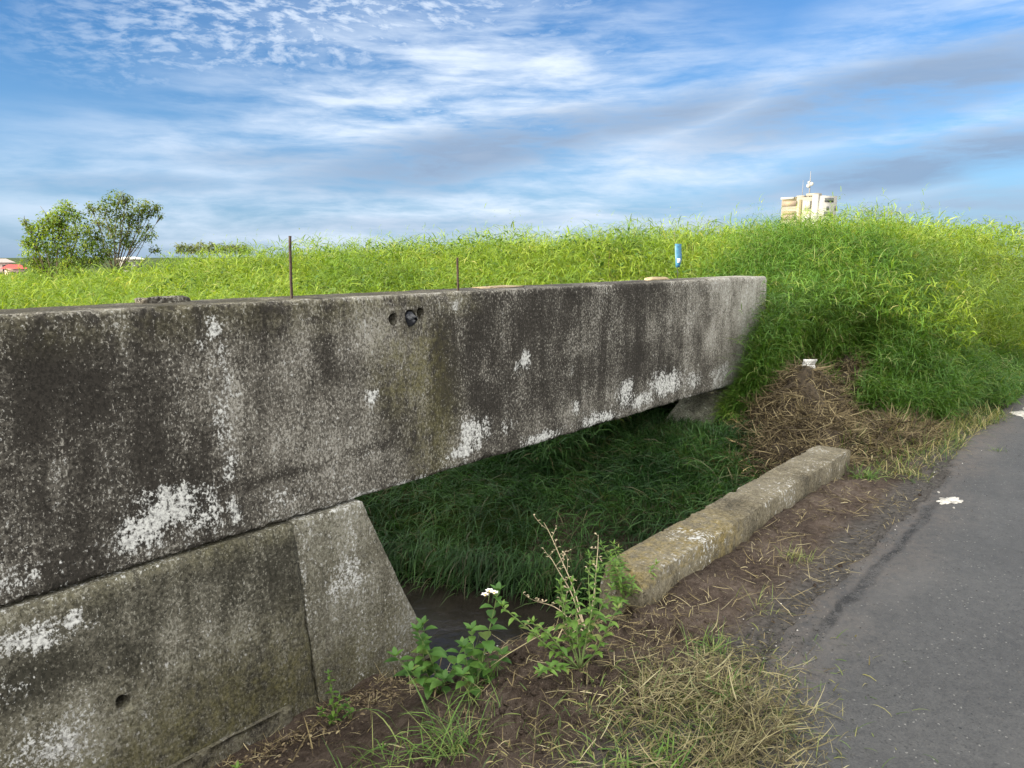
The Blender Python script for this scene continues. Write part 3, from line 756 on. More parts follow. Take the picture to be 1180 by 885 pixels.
X, Y = scatter(2600, 6.62, 8.0, 2.66, 2.975, lambda X, Y: X > 0)
xt = X+(2.85-Y)*2.3+.10*fbm(X*3, Y*3, 2, 52)
h = np.clip(np.interp(xt, [6.6, 6.8, 7.0, 7.2, 7.4], [.22, .42, .85, 1.25, 1.45])-terrain(X, Y), .1, 1.3)*rs.uniform(.55, 1.05, len(X))
grass_leaves(vg, X, Y, h, np.full(len(X), .20), np.full(len(X), .0065), 8, .12, e_lo=.2, droop=1.5)
X, Y = scatter(1500, BX1+.05, 8.6, 2.6, 3.6, lambda X, Y: X > 0)
grass_leaves(vg, X, Y, rs.uniform(.5, 1.15, len(X)), np.full(len(X), .22), np.full(len(X), .0065), 8, .3, e_lo=.2, droop=1.5)
# low turf along the road past the clump
X, Y = scatter(16000, 8.2, 17, .75, 2.2, lambda X, Y: (Y > .98+.14*fbm(X*2, Y*2, 3, 47)-.02*(X-8)) & (X > 9.0-.6*(Y-1)))
grass_leaves(vg, X, Y, rs.uniform(.05, .30, len(X))*(1+.5*fbm(X*2, Y*2, 2, 48)), rs.uniform(.10, .2, len(X)), np.full(len(X), .007), 4, .25, droop=1.5)
dm = MB(); X, Y = scatter(2600, 6.9, 12, 1.2, 6, lambda X, Y: (X > 7.4) & ~((X < BX1+.1) & (Y > 2.9) & (Y < 3.6)) & (fbm(X*1.3, Y*1.3, 3, 93) > -.02))
N = len(X); v, q, t = blades(np.stack([X, Y, terrain(X, Y)+rs.uniform(.1, .75, N)*ss(1.1, 2.4, Y)], 1), rs.uniform(0, 6.28, N), rs.uniform(.2, .6, N), rs.uniform(.003, .007, N), rs.uniform(.2, 1.4, N), rs.uniform(.4, 1.6, N), 4); dm.add(v, q, t)
dm.build('dead_stalks', m_straw, kind='stuff', label='tan dead stalks caught among the green grass right of the girder', cat='stalks')
vg.build('verge_grass', m_verge_shade, kind='stuff', label='thick shaded grass at the far end of the girder beside the road', cat='grass')

# drooping grass on the shaded canal bank
bg = MB()
def okb(X, Y):
    d = X-XR(Y); return (d > .02) & (d < 3.6) & (Y > 1.86+.12*ss(4.3, 3.6, X)) & ~((X > 5.9) & (Y < 2.0)) & (X < 7.4) & ~((X > 5.55+.5*(Y-1.9)) & (Y < 2.5)) & ~((X > 5.75) & (Y > 2.6) & (Y < 3.6))
X, Y = scatter(60000, 1.5, 7.5, 1.8, 6.5, okb)
g = terrain(X, Y); N = len(X)
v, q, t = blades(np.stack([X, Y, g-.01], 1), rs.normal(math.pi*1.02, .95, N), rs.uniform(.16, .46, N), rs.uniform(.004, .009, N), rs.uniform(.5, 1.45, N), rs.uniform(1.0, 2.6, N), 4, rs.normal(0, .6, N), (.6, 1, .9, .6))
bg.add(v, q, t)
X, Y = scatter(14000, 5.2, 7.2, 2.3, 3.7, lambda X, Y: (X < 5.9+.9*np.clip(fbm(X*2, Y*2, 3, 49)+.5, 0, 1)) & ~((Y > 3.0) & (X > 5.9)))
g = terrain(X, Y); N = len(X)
v, q, t = blades(np.stack([X, Y, g-.01], 1), rs.uniform(0, 6.28, N), rs.uniform(.07, .2, N), rs.uniform(.005, .009, N), rs.uniform(.5, 1.45, N), rs.uniform(.5, 1.8, N), 3, rs.normal(0, .4, N)); bg.add(v, q, t)
grass_leaves(bg, UNDER[0], UNDER[1], rs.uniform(.35, .8, len(UNDER[0])), np.full(len(UNDER[0]), .24), np.full(len(UNDER[0]), .009), 7, .25, droop=1.7)
X, Y = scatter(16000, 5.0, 7.1, 2.3, 3.9, lambda X, Y: (X < 6.25+.5*np.clip(fbm(X*3, Y*3, 3, 50)+.5, 0, 1)) & ~((Y > 3.0) & (Y < 3.42) & (X > 6.45)))
g = terrain(X, Y); N = len(X)
v, q, t = blades(np.stack([X, Y, g-.01], 1), rs.uniform(0, 6.28, N), rs.uniform(.06, .17, N), rs.uniform(.004, .008, N), rs.uniform(.5, 1.45, N), rs.uniform(.5, 1.8, N), 3, rs.normal(0, .4, N)); bg.add(v, q, t)
# drape over the waterline
Y = rs.uniform(1.9, 6, 5000); X = XR(Y)+rs.uniform(.0, .3, 5000)+.14*fbm(Y*3, Y*0, 3, 91); g = terrain(X, Y)
v, q, t = blades(np.stack([X, Y, np.maximum(g, WATER)+rs.uniform(.0, .30, 5000)], 1), rs.normal(math.pi+.2, .7, 5000), rs.uniform(.08, .30, 5000), rs.uniform(.003, .008, 5000), rs.uniform(-.9, 1.1, 5000), rs.uniform(.5, 2.2, 5000), 4, None, (.6, 1, .9, .6)); bg.add(v, q, t)
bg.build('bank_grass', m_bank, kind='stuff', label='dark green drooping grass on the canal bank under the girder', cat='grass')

# ---------------------------------------------------------------- heaps of cut grass
def straw(mb, X, Y, Z, L, W, spread=.35, droop=.8, az=None, nseg=4):
    N = len(X)
    v, q, t = blades(np.stack([X, Y, Z], 1), rs.uniform(0, 6.28, N) if az is None else az, L, W, rs.normal(.15, spread, N), rs.normal(.35, droop, N), nseg, rs.normal(0, .6, N), (.8, 1, .9, .7)); mb.add(v, q, t)
hp = empty('cut_grass_heap', (HX, HY_, .1), label='brown heap of dried cut grass at the far end of the kerb', cat='grass heap')
ux = np.linspace(4.7, 8.3, 110); uy = np.linspace(1.15, 3.0, 60); UX, UY = np.meshgrid(ux, uy, indexing='ij')
hh = heap_h(UX, UY); UZ = terrain(UX, UY)+hh+.12*hh/.4*fbm(UX*7, UY*7, 3, 56)-.04*(hh < .004)-.01
ui = np.arange(UX.size).reshape(UX.shape)
mb = MB(); mb.add(np.stack([UX, UY, UZ], -1), np.stack([ui[:-1, :-1], ui[1:, :-1], ui[1:, 1:], ui[:-1, 1:]], -1).reshape(-1, 4))
mb.build('mound', simple('compost', (.045, .034, .022), .95, .45, 30), hp)
X, Y = scatter(29000, 4.8, 8.3, 1.2, 3, lambda X, Y: heap_h(X, Y) > .015)
mb = MB(); hz = heap_h(X, Y); k = fbm(X*2.6, Y*2.6, 3, 57) > -.42; X, Y, hz = X[k], Y[k], hz[k]
straw(mb, X, Y, terrain(X, Y)+hz+rs.uniform(-.02, .04, len(X)), rs.uniform(.05, .26, len(X)), rs.uniform(.003, .009, len(X)), .22, .8)
m_hay = leafmat('matted_straw', [(0, (.035, .026, .017)), (.35, (.10, .075, .042)), (.75, (.21, .165, .085)), (1, (.38, .32, .18))], .1, (.6, .58, .55), 5, .85, (1, 1, .9))
o = mb.build('straw', m_hay, hp, kind='stuff')
# green verge of mixed cut grass between the heap and the road
vm = MB()
X, Y = scatter(9000, 5.7, 8.9, .86, 1.9, lambda X, Y: (Y < 1.75) & (Y > 1.02-.02*(X-6)+.12*fbm(X*3, Y*3, 3, 45)) & ~((X < 5.95) & (Y > 1.4)))
k = rs.rand(len(X)) < np.clip(.7+1.2*fbm(X*2, Y*2, 3, 46), .1, 1); X, Y = X[k], Y[k]
N = len(X); Z = terrain(X, Y)+np.maximum(heap_h(X, Y)-.02, 0)
v, q, t = blades(np.stack([X, Y, Z], 1), rs.uniform(0, 6.28, N), rs.uniform(.05, .20, N), rs.uniform(.003, .007, N), rs.uniform(.1, 1.4, N), rs.uniform(.2, 1.8, N), 3); vm.add(v, q, t)
vm.build('mixed_verge_grass', leafmat('verge_mixed', [(0, (.05, .10, .02)), (.4, (.10, .15, .03)), (.6, (.22, .22, .07)), (.85, (.33, .27, .13)), (1, (.40, .33, .19))], .25, (.8, .85, .7), 3), kind='stuff', label='short mixed green and yellow grass between the heap and the road', cat='grass')

# pale hay by the road, bottom of the picture
def hay_h(X, Y):
    p = [(2.02, 1.15, .42, .20), (2.30, .88, .32, .17), (2.45, 1.15, .2, .12), (2.10, .80, .25, .15)]
    r = 0
    for a_, b_, s1, s2 in p: r = np.maximum(r, np.exp(-((X-a_)/s1)**2-((Y-b_)/s2)**2))
    return .05*r*(1+.6*fbm(X*5, Y*5, 3, 58))
hy = empty('hay_heap', (2.15, 1.0, 0), label='loose pale yellow green hay spilling on to the near road edge', cat='hay')
mb = MB(); N = 4200
ci = rs.randint(0, 4, N); cc = A([(2.02, 1.15, .36, .17), (2.30, .88, .27, .14), (2.42, 1.12, .24, .13), (2.08, .82, .22, .15)])[ci]
X = cc[:, 0]+rs.normal(0, 1, N)*cc[:, 2]*.72; Y = cc[:, 1]+rs.normal(0, 1, N)*cc[:, 3]*.72
kk = rs.rand(N) < np.clip(.75+1.6*fbm(X*6, Y*6, 3, 63), .05, 1); X, Y = X[kk], Y[kk]; N = len(X)
az = np.where(rs.rand(N) < .35, rs.normal(-.6, .6, N), rs.uniform(0, 6.28, N))
straw(mb, X, Y, np.maximum(terrain(X, Y), 0)+hay_h(X, Y)*rs.uniform(.1, 1.05, N)+.008, rs.uniform(.03, .15, N), rs.uniform(.0014, .0042, N), .2, .9, az)
N = 2600; X = rs.normal(2.2, .30, N); Y = rs.normal(1.02, .19, N)-.12*(X-2.2)
v, q, t = blades(np.stack([X, Y, np.maximum(terrain(X, Y), 0)], 1), rs.uniform(0, 6.28, N), rs.uniform(.03, .10, N), rs.uniform(.002, .005, N), rs.uniform(.0, 1.3, N), rs.uniform(.2, 1.9, N), 4, rs.normal(0, .5, N)); gsh = MB(); gsh.add(v, q, t)
o = mb.build('straw', m_strawg, hy, kind='stuff'); gsh.build('green_blades', leafmat('hay_green', [(0, (.04, .07, .02)), (.45, (.09, .14, .03)), (.7, (.19, .19, .06)), (1, (.28, .23, .11))], .25, None), hy, kind='stuff')
# scattered straw litter over the soil
mb = MB(); N = 5200
X, Y = scatter(N*5, .9, 6.2, 1.0, 2.95, lambda X, Y: (X < XL(np.clip(Y, 1.7, 9))+.1) | ((Y < 1.54)))
dens = np.clip(.14+.9*fbm(X*2.2, Y*2.2, 3, 59)+.75*np.exp(-((Y-2.86)/.10)**2)+1.4*np.exp(-((X-2.45)/.5)**2-((Y-1.5)/.25)**2)+.3*np.exp(-((X-4.4)/1.0)**2-((Y-1.42)/.1)**2), .03, 1)
dens = np.where((Y < 1.5) & (X > 2.8), dens*.9, dens)
k = rs.rand(len(X)) < dens; X, Y = X[k], Y[k]
straw(mb, X, Y, terrain(X, Y)+.006, rs.uniform(.02, .13, len(X)), rs.uniform(.0012, .0034, len(X)), .22, .7)
# a few long dry stems
for (x, y, az_, l) in ((2.55, 1.75, 3.0, .55), (2.62, 1.66, 2.6, .5), (2.7, 1.62, 3.3, .6), (2.3, 1.7, .4, .35), (3.75, 1.42, 2.0, .3), (3.9, 1.4, -.4, .3), (2.0, 2.1, .7, .4), (1.6, 2.55, .6, .35), (1.75, 2.62, 1.1, .3)):
    v, q, t = blades([(x, y, float(terrain(x, y))+.02)], az_, l, .006, .12, .35, 4, None, (1, 1, .9, .7)); mb.add(v, q, t)
mb.build('straw_litter', m_straw, kind='stuff', label='dry straw litter strewn over the brown soil', cat='straw')
# crumbs and clods of earth
mb = MB(); N = 1100
X = np.concatenate([rs.normal(1.95, .34, 500), rs.uniform(1.0, 2.7, 350), rs.uniform(2.8, 6, 250)]); Y = np.concatenate([rs.normal(1.62, .22, 500), rs.uniform(1.5, 2.9, 350), rs.normal(1.32, .12, 250)])
LV = []; LQ = []
nu_, nv_ = 7, 5
for i in range(nv_+1):
    for j in range(nu_): LV.append((math.sin(math.pi*i/nv_)*math.cos(6.2832*j/nu_), math.sin(math.pi*i/nv_)*math.sin(6.2832*j/nu_), math.cos(math.pi*i/nv_)))
for i in range(nv_):
    for j in range(nu_): LQ.append((i*nu_+j, (i+1)*nu_+j, (i+1)*nu_+(j+1) % nu_, i*nu_+(j+1) % nu_))
LV = A(LV); sz = np.minimum(rs.lognormal(-5.0, .6, N), .026); sz[850:] *= .5
V = LV[None]*sz[:, None, None]*rs.uniform(.62, 1.38, (N, len(LV), 1))*rs.uniform(.6, 1.4, (N, 1, 3))+np.stack([X, Y, terrain(X, Y)-sz*.05], 1)[:, None]
mb.add(V.reshape(-1, 3), (np.arange(N)[:, None, None]*len(LV)+A(LQ)[None]).reshape(-1, 4))
mb.build('soil_clods', m_ground, kind='stuff', label='crumbled brown clods of earth on the bank', cat='soil')
# leaf litter along the foot of the abutment
mb = MB(); N = 900; X = rs.uniform(.9, 2.6, N); Y = 2.86-np.abs(rs.normal(0, .10, N)); 
v, q, t = ovate(np.stack([X, Y, terrain(X, Y)+.008], 1), rs.uniform(0, 6.28, N), rs.uniform(.012, .036, N), rs.uniform(.005, .014, N), rs.normal(.1, .3, N), rs.normal(0, .8, N)); mb.add(v, q, t)
mb.build('leaf_litter', leafmat('dry_leaf', [(0, (.035, .026, .02)), (.5, (.11, .08, .05)), (.9, (.24, .19, .11)), (1, (.36, .30, .17))], .1, None), kind='stuff', label='brown leaf litter along the foot of the mossy abutment', cat='leaves')
# gravel
mb = MB(); N = 2600
X = np.concatenate([rs.uniform(2, 9, 900), rs.uniform(2.3, 6.5, 1200), rs.normal(2.75, .25, 500)])
Y = np.concatenate([rs.uniform(-1.2, 1.0, 900), rs.normal(1.02, .06, 1200), rs.normal(.98, .12, 500)])
s_ = rs.uniform(.002, .006, N); s_[:900] *= .8; z0 = np.where(Y < 1.0, .009, np.maximum(terrain(X, Y), 0)+.002)
OC = np.array([(1,0,0),(0,1,0),(-1,0,0),(0,-1,0),(0,0,.8),(0,0,-.5)]); OT = np.array([(0,1,4),(1,2,4),(2,3,4),(3,0,4),(1,0,5),(2,1,5),(3,2,5),(0,3,5)])
V = OC[None]*(s_[:, None, None])*rs.uniform(.6, 1.4, (N, 6, 1)); th = rs.uniform(0, 6.28, N)
V = np.stack([V[..., 0]*np.cos(th)[:, None]-V[..., 1]*np.sin(th)[:, None], V[..., 0]*np.sin(th)[:, None]+V[..., 1]*np.cos(th)[:, None], V[..., 2]], -1)+np.stack([X, Y, z0], 1)[:, None]
mb.add(V, None, (np.arange(N)[:, None, None]*6+OT[None]).reshape(-1, 3))
m_grav, nt, b = material('gravel'); g_ = nt.new('ShaderNodeNewGeometry')
nt.l.new(nt.ramp(g_.outputs['Random Per Island'], [(0, (.02, .02, .02)), (.6, (.06, .058, .055)), (.975, (.12, .11, .10)), (.985, (.34, .32, .29)), (1, (.6, .58, .54))]), b.inputs['Base Color']); b.inputs['Roughness'].default_value = .85
mb.build('gravel', m_grav, kind='stuff', smooth=False, label='loose gravel along the edge of the tarmac', cat='gravel')

# ---------------------------------------------------------------- weeds on the bank
m_wleaf = leafmat('weed_leaf', [(0, (.045, .11, .025)), (.5, (.08, .18, .035)), (.9, (.13, .24, .05)), (1, (.19, .21, .07))], .35, None)
m_wleaf2 = leafmat('weed_leaf_light', [(0, (.065, .14, .025)), (.5, (.11, .21, .035)), (.9, (.16, .26, .05)), (1, (.22, .22, .08))], .35, None)
m_stem = simple('weed_stem', (.12, .17, .05), .7); m_dry = simple('dry_stem', (.34, .28, .18), .8); m_pet = simple('petal', (.75, .74, .68), .6, .1); m_yel = simple('flower_eye', (.6, .42, .05), .7)
def branch(p0, d, L, n=8, wob=.12, droop=.0):
    p = [np.array(p0, float)]; d = np.array(d, float); d /= np.linalg.norm(d)
    for k in range(n):
        d = d+np.array([random.gauss(0, wob), random.gauss(0, wob), random.gauss(0, wob*.5)-droop]); d /= np.linalg.norm(d); p.append(p[-1]+d*L/n)
    return np.array(p)
def weed(name, loc, branches, leafL, leafW, pair_gap, label, cat, mat=None, flower=None, tips=True, start=.25):
    r = empty(name, loc, label=label, cat=cat); st = MB(); lv = MB(); loc = np.array(loc, float)
    for (d, L, wob) in branches:
        pts = branch(loc, d, L, 10, wob); st.tube(pts, np.linspace(.0038, .0014, 11)*(L/.4)**.3, 5)
        npair = int(L/pair_gap); a0 = random.uniform(0, 3)
        for i in range(npair):
            f = start+(1-start)*(i+.5)/npair; k = min(9, int(f*10)); p = pts[k]+(pts[k+1]-pts[k])*(f*10-k); a0 += 1.57+random.uniform(-.3, .3)
            s_ = (1-.45*abs(f-.55)/.5)*random.uniform(.8, 1.15)
            az_ = A([a0, a0+math.pi])
            v, q, t = ovate([p, p], az_, leafL*s_, leafW*s_, random.uniform(.1, .6), random.uniform(.4, 1.1), .16); lv.add(v, q, t)
        if tips:
            v, q, t = ovate([pts[-1]]*4, A([0, 1.6, 3.1, 4.7])+random.random(), leafL*.55, leafW*.5, random.uniform(.6, 1.0), .3, .2); lv.add(v, q, t)
    st.build('stem', m_stem, r); lv.build('foliage', mat or m_wleaf, r)
    if flower is not None:
        fp = MB(); fe = MB()
        c0 = pts_end = branch_end = None
        for c0 in flower:
            c0 = np.array(c0); N = 6
            v, q, t = ovate([c0]*N, np.arange(N)*6.283/N+.3, .017, .012, .55, .5, .1); fp.add(v, q, t)
            fe.tube([c0-[0, 0, .004], c0+[0, 0, .003]], [.005, .004], 8)
        fl = fp.build('flower', m_pet, r); e_ = fe.build('flower_eye', m_yel, r)
    return r
def gp(px, py, z=None):
    d = ray(px, py); d = d/np.linalg.norm(d); t = np.linspace(1.2, 14, 3000); P = CP+d*t[:, None]
    k = np.argmax(P[:, 2] < terrain(P[:, 0], P[:, 1])+(heap_h(P[:, 0], P[:, 1]) if z == 'heap' else 0)); return P[k]
p = gp(548, 800); tp = atD(564, 684, math.hypot(p[0], p[1])+.05)
d0 = tp-p; Lf = np.linalg.norm(d0)
random.seed(3)
weed('flowering_weed', p, [((0.5*d0[0]+.02, .5*d0[1], .5*d0[2]), Lf, .02), ((.3, .1, 1), Lf*.6, .06), ((-.2, .3, .9), Lf*.5, .06), ((.6, -.2, .7), Lf*.45, .08), ((-.5, -.1, .7), Lf*.4, .08)], .085, .05, .055, 'upright green weed with a small white flower in front of the canal water', 'weed', flower=None)
# flower placed at the tip of the first stem
fw_root = bpy.data.objects['flowering_weed']
fp = MB(); fe = MB()
for off in ((0, 0, .01), (.016, -.012, .0), (-.012, .012, -.006)):
    c0 = tp+np.array(off); v, q, t = ovate([c0]*6, np.arange(6)*1.047+off[0]*40, .020, .014, .5, .5, .1); fp.add(v, q, t); fe.tube([c0-[0, 0, .004], c0+[0, 0, .004]], [.005, .004], 8)
fe2 = MB(); fe2.tube([p+d0*.9, tp], [.002, .0014], 5); 
flo = fp.build('flower', m_pet, fw_root); fe.build('flower_eye', m_yel, flo if False else fw_root); fe2.build('flower_stalk', m_stem, fw_root)
random.seed(5)
p = gp(507, 800); weed('leafy_weed', p, [((.1, .3, 1), .30, .06), ((-.5, .5, .7), .26, .08), ((.5, -.1, .8), .22, .08), ((-.1, -.4, .8), .2, .08), ((.3, .5, .9), .3, .07), ((-.6, 0, .6), .24, .1), ((-.2, .7, .8), .26, .08)], .09, .05, .06, 'low broad leaved weed beside the bottom corner of the mossy abutment', 'weed')
random.seed(6)
p = gp(668, 772); weed('bushy_weed', p, [((.1, .25, 1), .33, .1), ((.6, -.3, .9), .34, .12), ((.6, .4, .9), .33, .1), ((-.8, .2, .5), .3, .12), ((.2, .6, .9), .30, .1), ((-.5, .1, .6), .28, .1), ((.5, .1, 1), .36, .1), ((-.6, .5, .7), .38, .08), ((.3, -.5, .8), .3, .1), ((.8, .2, .7), .42, .1)], .055, .022, .03, 'bushy green weed on the canal edge with dry stalks among it', 'weed', m_wleaf2)
random.seed(8)
p = gp(722, 694, 0); weed('kerb_weed', p, [((.1, .1, 1), .26, .1), ((.5, -.3, .8), .22, .1), ((-.5, .2, .7), .26, .1), ((-.2, -.5, .7), .2, .1), ((.1, .5, .8), .28, .1), ((-.7, -.1, .4), .28, .1), ((-.3, .5, .9), .3, .1), ((-.4, -.2, .9), .26, .1), ((.3, .3, .9), .24, .1)], .055, .015, .018, 'narrow leaved weed growing against the near end of the kerb', 'weed', m_wleaf2)
random.seed(9)
p = gp(385, 835); weed('small_weed', p, [((.05, .05, 1), .26, .05), ((.3, -.2, .7), .12, .08), ((-.3, .2, .6), .10, .08)], .045, .022, .03, 'small upright yellowish weed on the soil in front of the abutment', 'weed', m_wleaf2, start=.1)
random.seed(11)
p = gp(405, 830); weed('seedling', p, [((.2, .2, .8), .09, .1), ((-.2, .1, .6), .08, .1)], .04, .018, .03, 'pale seedling on the soil just right of the small upright weed', 'weed', m_wleaf)
p = gp(272, 905, -.5); weed('seedling', p, [((.1, .1, 1), .07, .06)], .06, .03, .04, 'single bright green seedling at the bottom edge below the abutment', 'weed', m_wleaf2)
# dry seed stalks
def stalks(label, px, py, tips, z=-.4):
    p = gp(px, py, z); r = empty('dry_stalk', p, label=label, cat='dry plant'); st = MB(); sd = MB()
    for (tx, ty, dd) in tips:
        e = atD(tx, ty, math.hypot(p[0], p[1])+dd); n = 12; pts = [p+(e-p)*k/n+np.array([math.sin(k*.8+tx)*.008, math.cos(k*.6+tx)*.008, .03*math.sin(math.pi*k/n)]) for k in range(n+1)]
        st.tube(pts, np.linspace(.0036, .0012, n+1), 5)
        for k in range(5, n+1):
            if random.random() < .7:
                b_ = branch(pts[k], (random.gauss(0, 1), random.gauss(0, 1), .8), random.uniform(.03, .09), 3, .1); st.tube(b_, [.0013, .001, .001, .0008], 4)
                v, q, t = ovate(b_[1:], rs.uniform(0, 6, 3), .016, .008, .4, .5); st.add(v, q, t)
    st.build('stem', m_dry, r); return r
random.seed(12)
stalks('dry pale seed stalks rising above the bushy weed', 680, 735, [(627, 603, .3), (690, 618, .25), (612, 690, .2), (632, 640, .25)])
# grass tufts
def tuft(px, py, n, L, label, mat, W=.004, z=0):
    p = gp(px, py, z); N = n; mb = MB()
    v, q, t = blades(np.stack([p[0]+rs.normal(0, L*.34, N), p[1]+rs.normal(0, L*.34, N), np.full(N, p[2]-.005)], 1), rs.uniform(0, 6.28, N), rs.uniform(.3, 1.2, N)*L, rs.uniform(.6, 1.2, N)*W, rs.uniform(.1, 1.4, N), rs.uniform(.2, 1.9, N), 4, rs.normal(0, .3, N), (.7, 1, .85, .5))
    mb.add(v, q, t); o = mb.build('grass_tuft', mat, label=label, cat='grass tuft')
    return o
m_tuft = leafmat('tuft_leaf', [(0, (.06, .13, .025)), (.6, (.12, .21, .04)), (1, (.26, .27, .10))], .3, None)
m_tufty = leafmat('tuft_pale', [(0, (.13, .18, .05)), (.5, (.22, .24, .08)), (1, (.34, .29, .14))], .3, None)
tuft(918, 643, 90, .11, 'yellowish grass tuft on the dirt shoulder midway along the kerb', m_tufty, .003)
tuft(873, 698, 26, .13, 'thin sparse grass tuft on the dirt shoulder near the tarmac', m_tufty, .003)
tuft(822, 752, 80, .13, 'green grass tuft at the dirt shoulder above the hay', m_tuft, .004)
tuft(835, 800, 70, .12, 'dark leafy grass tuft between the hay and the tarmac', m_tuft, .007)
tuft(525, 860, 170, .24, 'loose green grass tuft on the soil below the leafy weed', m_tuft, .004, -.3)
tuft(560, 790, 80, .20, 'fine green grass tuft under the flowering weed', m_tuft, .004, -.4)
tuft(700, 880, 26, .14, 'broad bladed grass tuft at the bottom edge in front of the hay', m_tuft, .008)
tuft(770, 880, 44, .13, 'bright broad bladed grass tuft poking out of the hay at the bottom edge', m_wleaf2, .008)
tuft(440, 885, 60, .2, 'thin grass tuft at the bottom edge on the dark soil', m_tuft, .004, -.3)
tuft(995, 548, 160, .14, 'dark green grass tuft at the far end of the kerb', m_tuft, .005)
tuft(1150, 522, 110, .09, 'low grass tuft on the tarmac edge near the white paint', m_tuft, .004)

# white scrap on the heap
p = gp(932, 424, 'heap')-ray(932, 424)/F*.15+np.array([0, 0, .035])
mb = MB(); vs = []; n = 7
for i in range(n):
    for j in range(n):
        u, w = i/(n-1)-.5, j/(n-1)-.5
        vs.append(p+RT*u*.125+np.array([0, 0, 1.0])*w*.085+FW*(.02*math.sin(u*5+w*3)+.012*math.cos(w*8)))
vs = np.array(vs); vb = vs+FW*.004
q = [(i*n+j, (i+1)*n+j, (i+1)*n+j+1, i*n+j+1) for i in range(n-1) for j in range(n-1)]
m = n*n; q2 = [tuple(m+i for i in f[::-1]) for f in q]
ring = [j for j in range(n)]+[i*n+n-1 for i in range(1, n)]+[(n-1)*n+j for j in range(n-2, -1, -1)]+[i*n for i in range(n-2, 0, -1)]
q3 = [(ring[i], ring[(i+1) % len(ring)], m+ring[(i+1) % len(ring)], m+ring[i]) for i in range(len(ring))]
mb.add(np.concatenate([vs, vb]), q+q2+q3)
mb.build('paper_scrap', simple('paper', (.58, .57, .54), .8, .2, 30), label='small white scrap of paper on the cut grass heap', cat='litter')
# pale foam at the water's edge
mb = MB(); N = 60; c = atz(578, 757, WATER)
for i in range(N):
    x, y = c[0]+rs.normal(0, .06), c[1]+rs.normal(0, .05); r = rs.uniform(.004, .014)
    mb.add(OC*r*np.array([1, 1, .5])+np.array([x, y, WATER+.003]), None, OT)
mb.build('foam', simple('foam', (.55, .55, .52), .5, .1), kind='stuff', label='specks of pale foam on the canal water', cat='foam')

# ---------------------------------------------------------------- trees at left
m_bark = simple('bark', (.09, .07, .05), .9, .4, 8)
def tree(name, base_px, D, clumps, label, stops, leaf, dens, seed, group=None):
    random.seed(seed); bp = atD(*base_px, D); bp[2] = float(terrain(bp[0], bp[1]))-.05
    r = empty(name, bp, label=label, cat='tree', group=group); tr = MB(); cr_ = MB(); sc = D/F
    cs = []
    for (px, py, rp) in clumps:
        c = atD(px, py, D+random.uniform(-.6, .6)); cs.append((c, rp*sc*.95))
    fork = bp+(np.mean([c for c, _ in cs], 0)-bp)*.35; fork[2] = max(fork[2], bp[2]+.3)
    tr.tube([bp, bp+(fork-bp)*.5+[.03, .02, 0], fork], [.06, .05, .045], 8)
    for c, rr in cs:
        m1 = fork+(c-fork)*.5+np.array([random.gauss(0, .1), random.gauss(0, .1), -.08]); tr.tube([fork, m1, c], [.016, .011, .005], 6)
        for k in range(5):
            e = c+np.array([random.gauss(0, .6), random.gauss(0, .6), random.gauss(.1, .5)])*rr; tr.tube([c-(c-m1)*.2, (c+e)/2+[0, 0, .03], e], [.010, .007, .004], 4)
        N = int(dens*(rr/.3)**2); 
        d = rs.normal(0, 1, (N, 3)); d /= np.linalg.norm(d, axis=1)[:, None]; rad = rr*rs.uniform(.1, 1.15, N)**.6
        cent = c+d*rad[:, None]*np.array([1, 1, .8]); cent += .35*rr*np.stack([vn(cent[:, 0]*5, cent[:, 2]*5, 3), vn(cent[:, 1]*5, cent[:, 2]*5, 4), vn(cent[:, 0]*5, cent[:, 1]*5, 5)], 1)
        v, q, t = ovate(cent, rs.uniform(0, 6.28, N), rs.uniform(.7, 1.3, N)*leaf, rs.uniform(.4, .6, N)*leaf, rs.normal(0, .5, N), rs.normal(.5, .4, N), .1); cr_.add(v, q, t)
    tr.build('trunk', m_bark, r)
    cr_.build('crown', leafmat(name+'_leaf', stops, .35, (.6, .7, .6), 1.2), r); return r
tree('open_tree', (122, 312), 26, [(135, 233, 15), (165, 240, 14), (150, 247, 9), (118, 244, 11), (105, 240, 7), (175, 243, 7), (128, 262, 13), (150, 258, 8), (141, 274, 15), (118, 281, 13), (170, 272, 9), (160, 262, 6), (126, 290, 10), (178, 288, 6), (152, 282, 9), (140, 250, 9), (101, 262, 8), (110, 272, 9), (112, 256, 7), (160, 252, 7), (181, 238, 5), (186, 250, 4), (145, 228, 6), (173, 262, 5)],
     'open crowned tree with gaps of sky standing behind the field at left', [(0, (.09, .14, .03)), (.6, (.16, .22, .045)), (1, (.28, .29, .09))], .095, 250, 21)
tree('bushy_tree', (62, 338), 25, [(75, 239, 10), (70, 250, 13), (58, 255, 12), (88, 250, 10), (45, 268, 14), (68, 268, 17), (90, 270, 13), (40, 284, 13), (60, 288, 16), (85, 290, 15), (28, 256, 5), (34, 262, 5), (102, 285, 10), (36, 300, 12), (52, 308, 14), (40, 322, 10), (62, 318, 12), (78, 305, 12), (98, 300, 9), (30, 278, 6), (45, 331, 11), (70, 330, 10), (92, 314, 9), (108, 302, 8), (118, 296, 8)],
     'dense bushy tree with yellow green lower leaves at the left edge', [(0, (.10, .17, .03)), (.5, (.19, .28, .04)), (1, (.32, .36, .06))], .10, 270, 22)
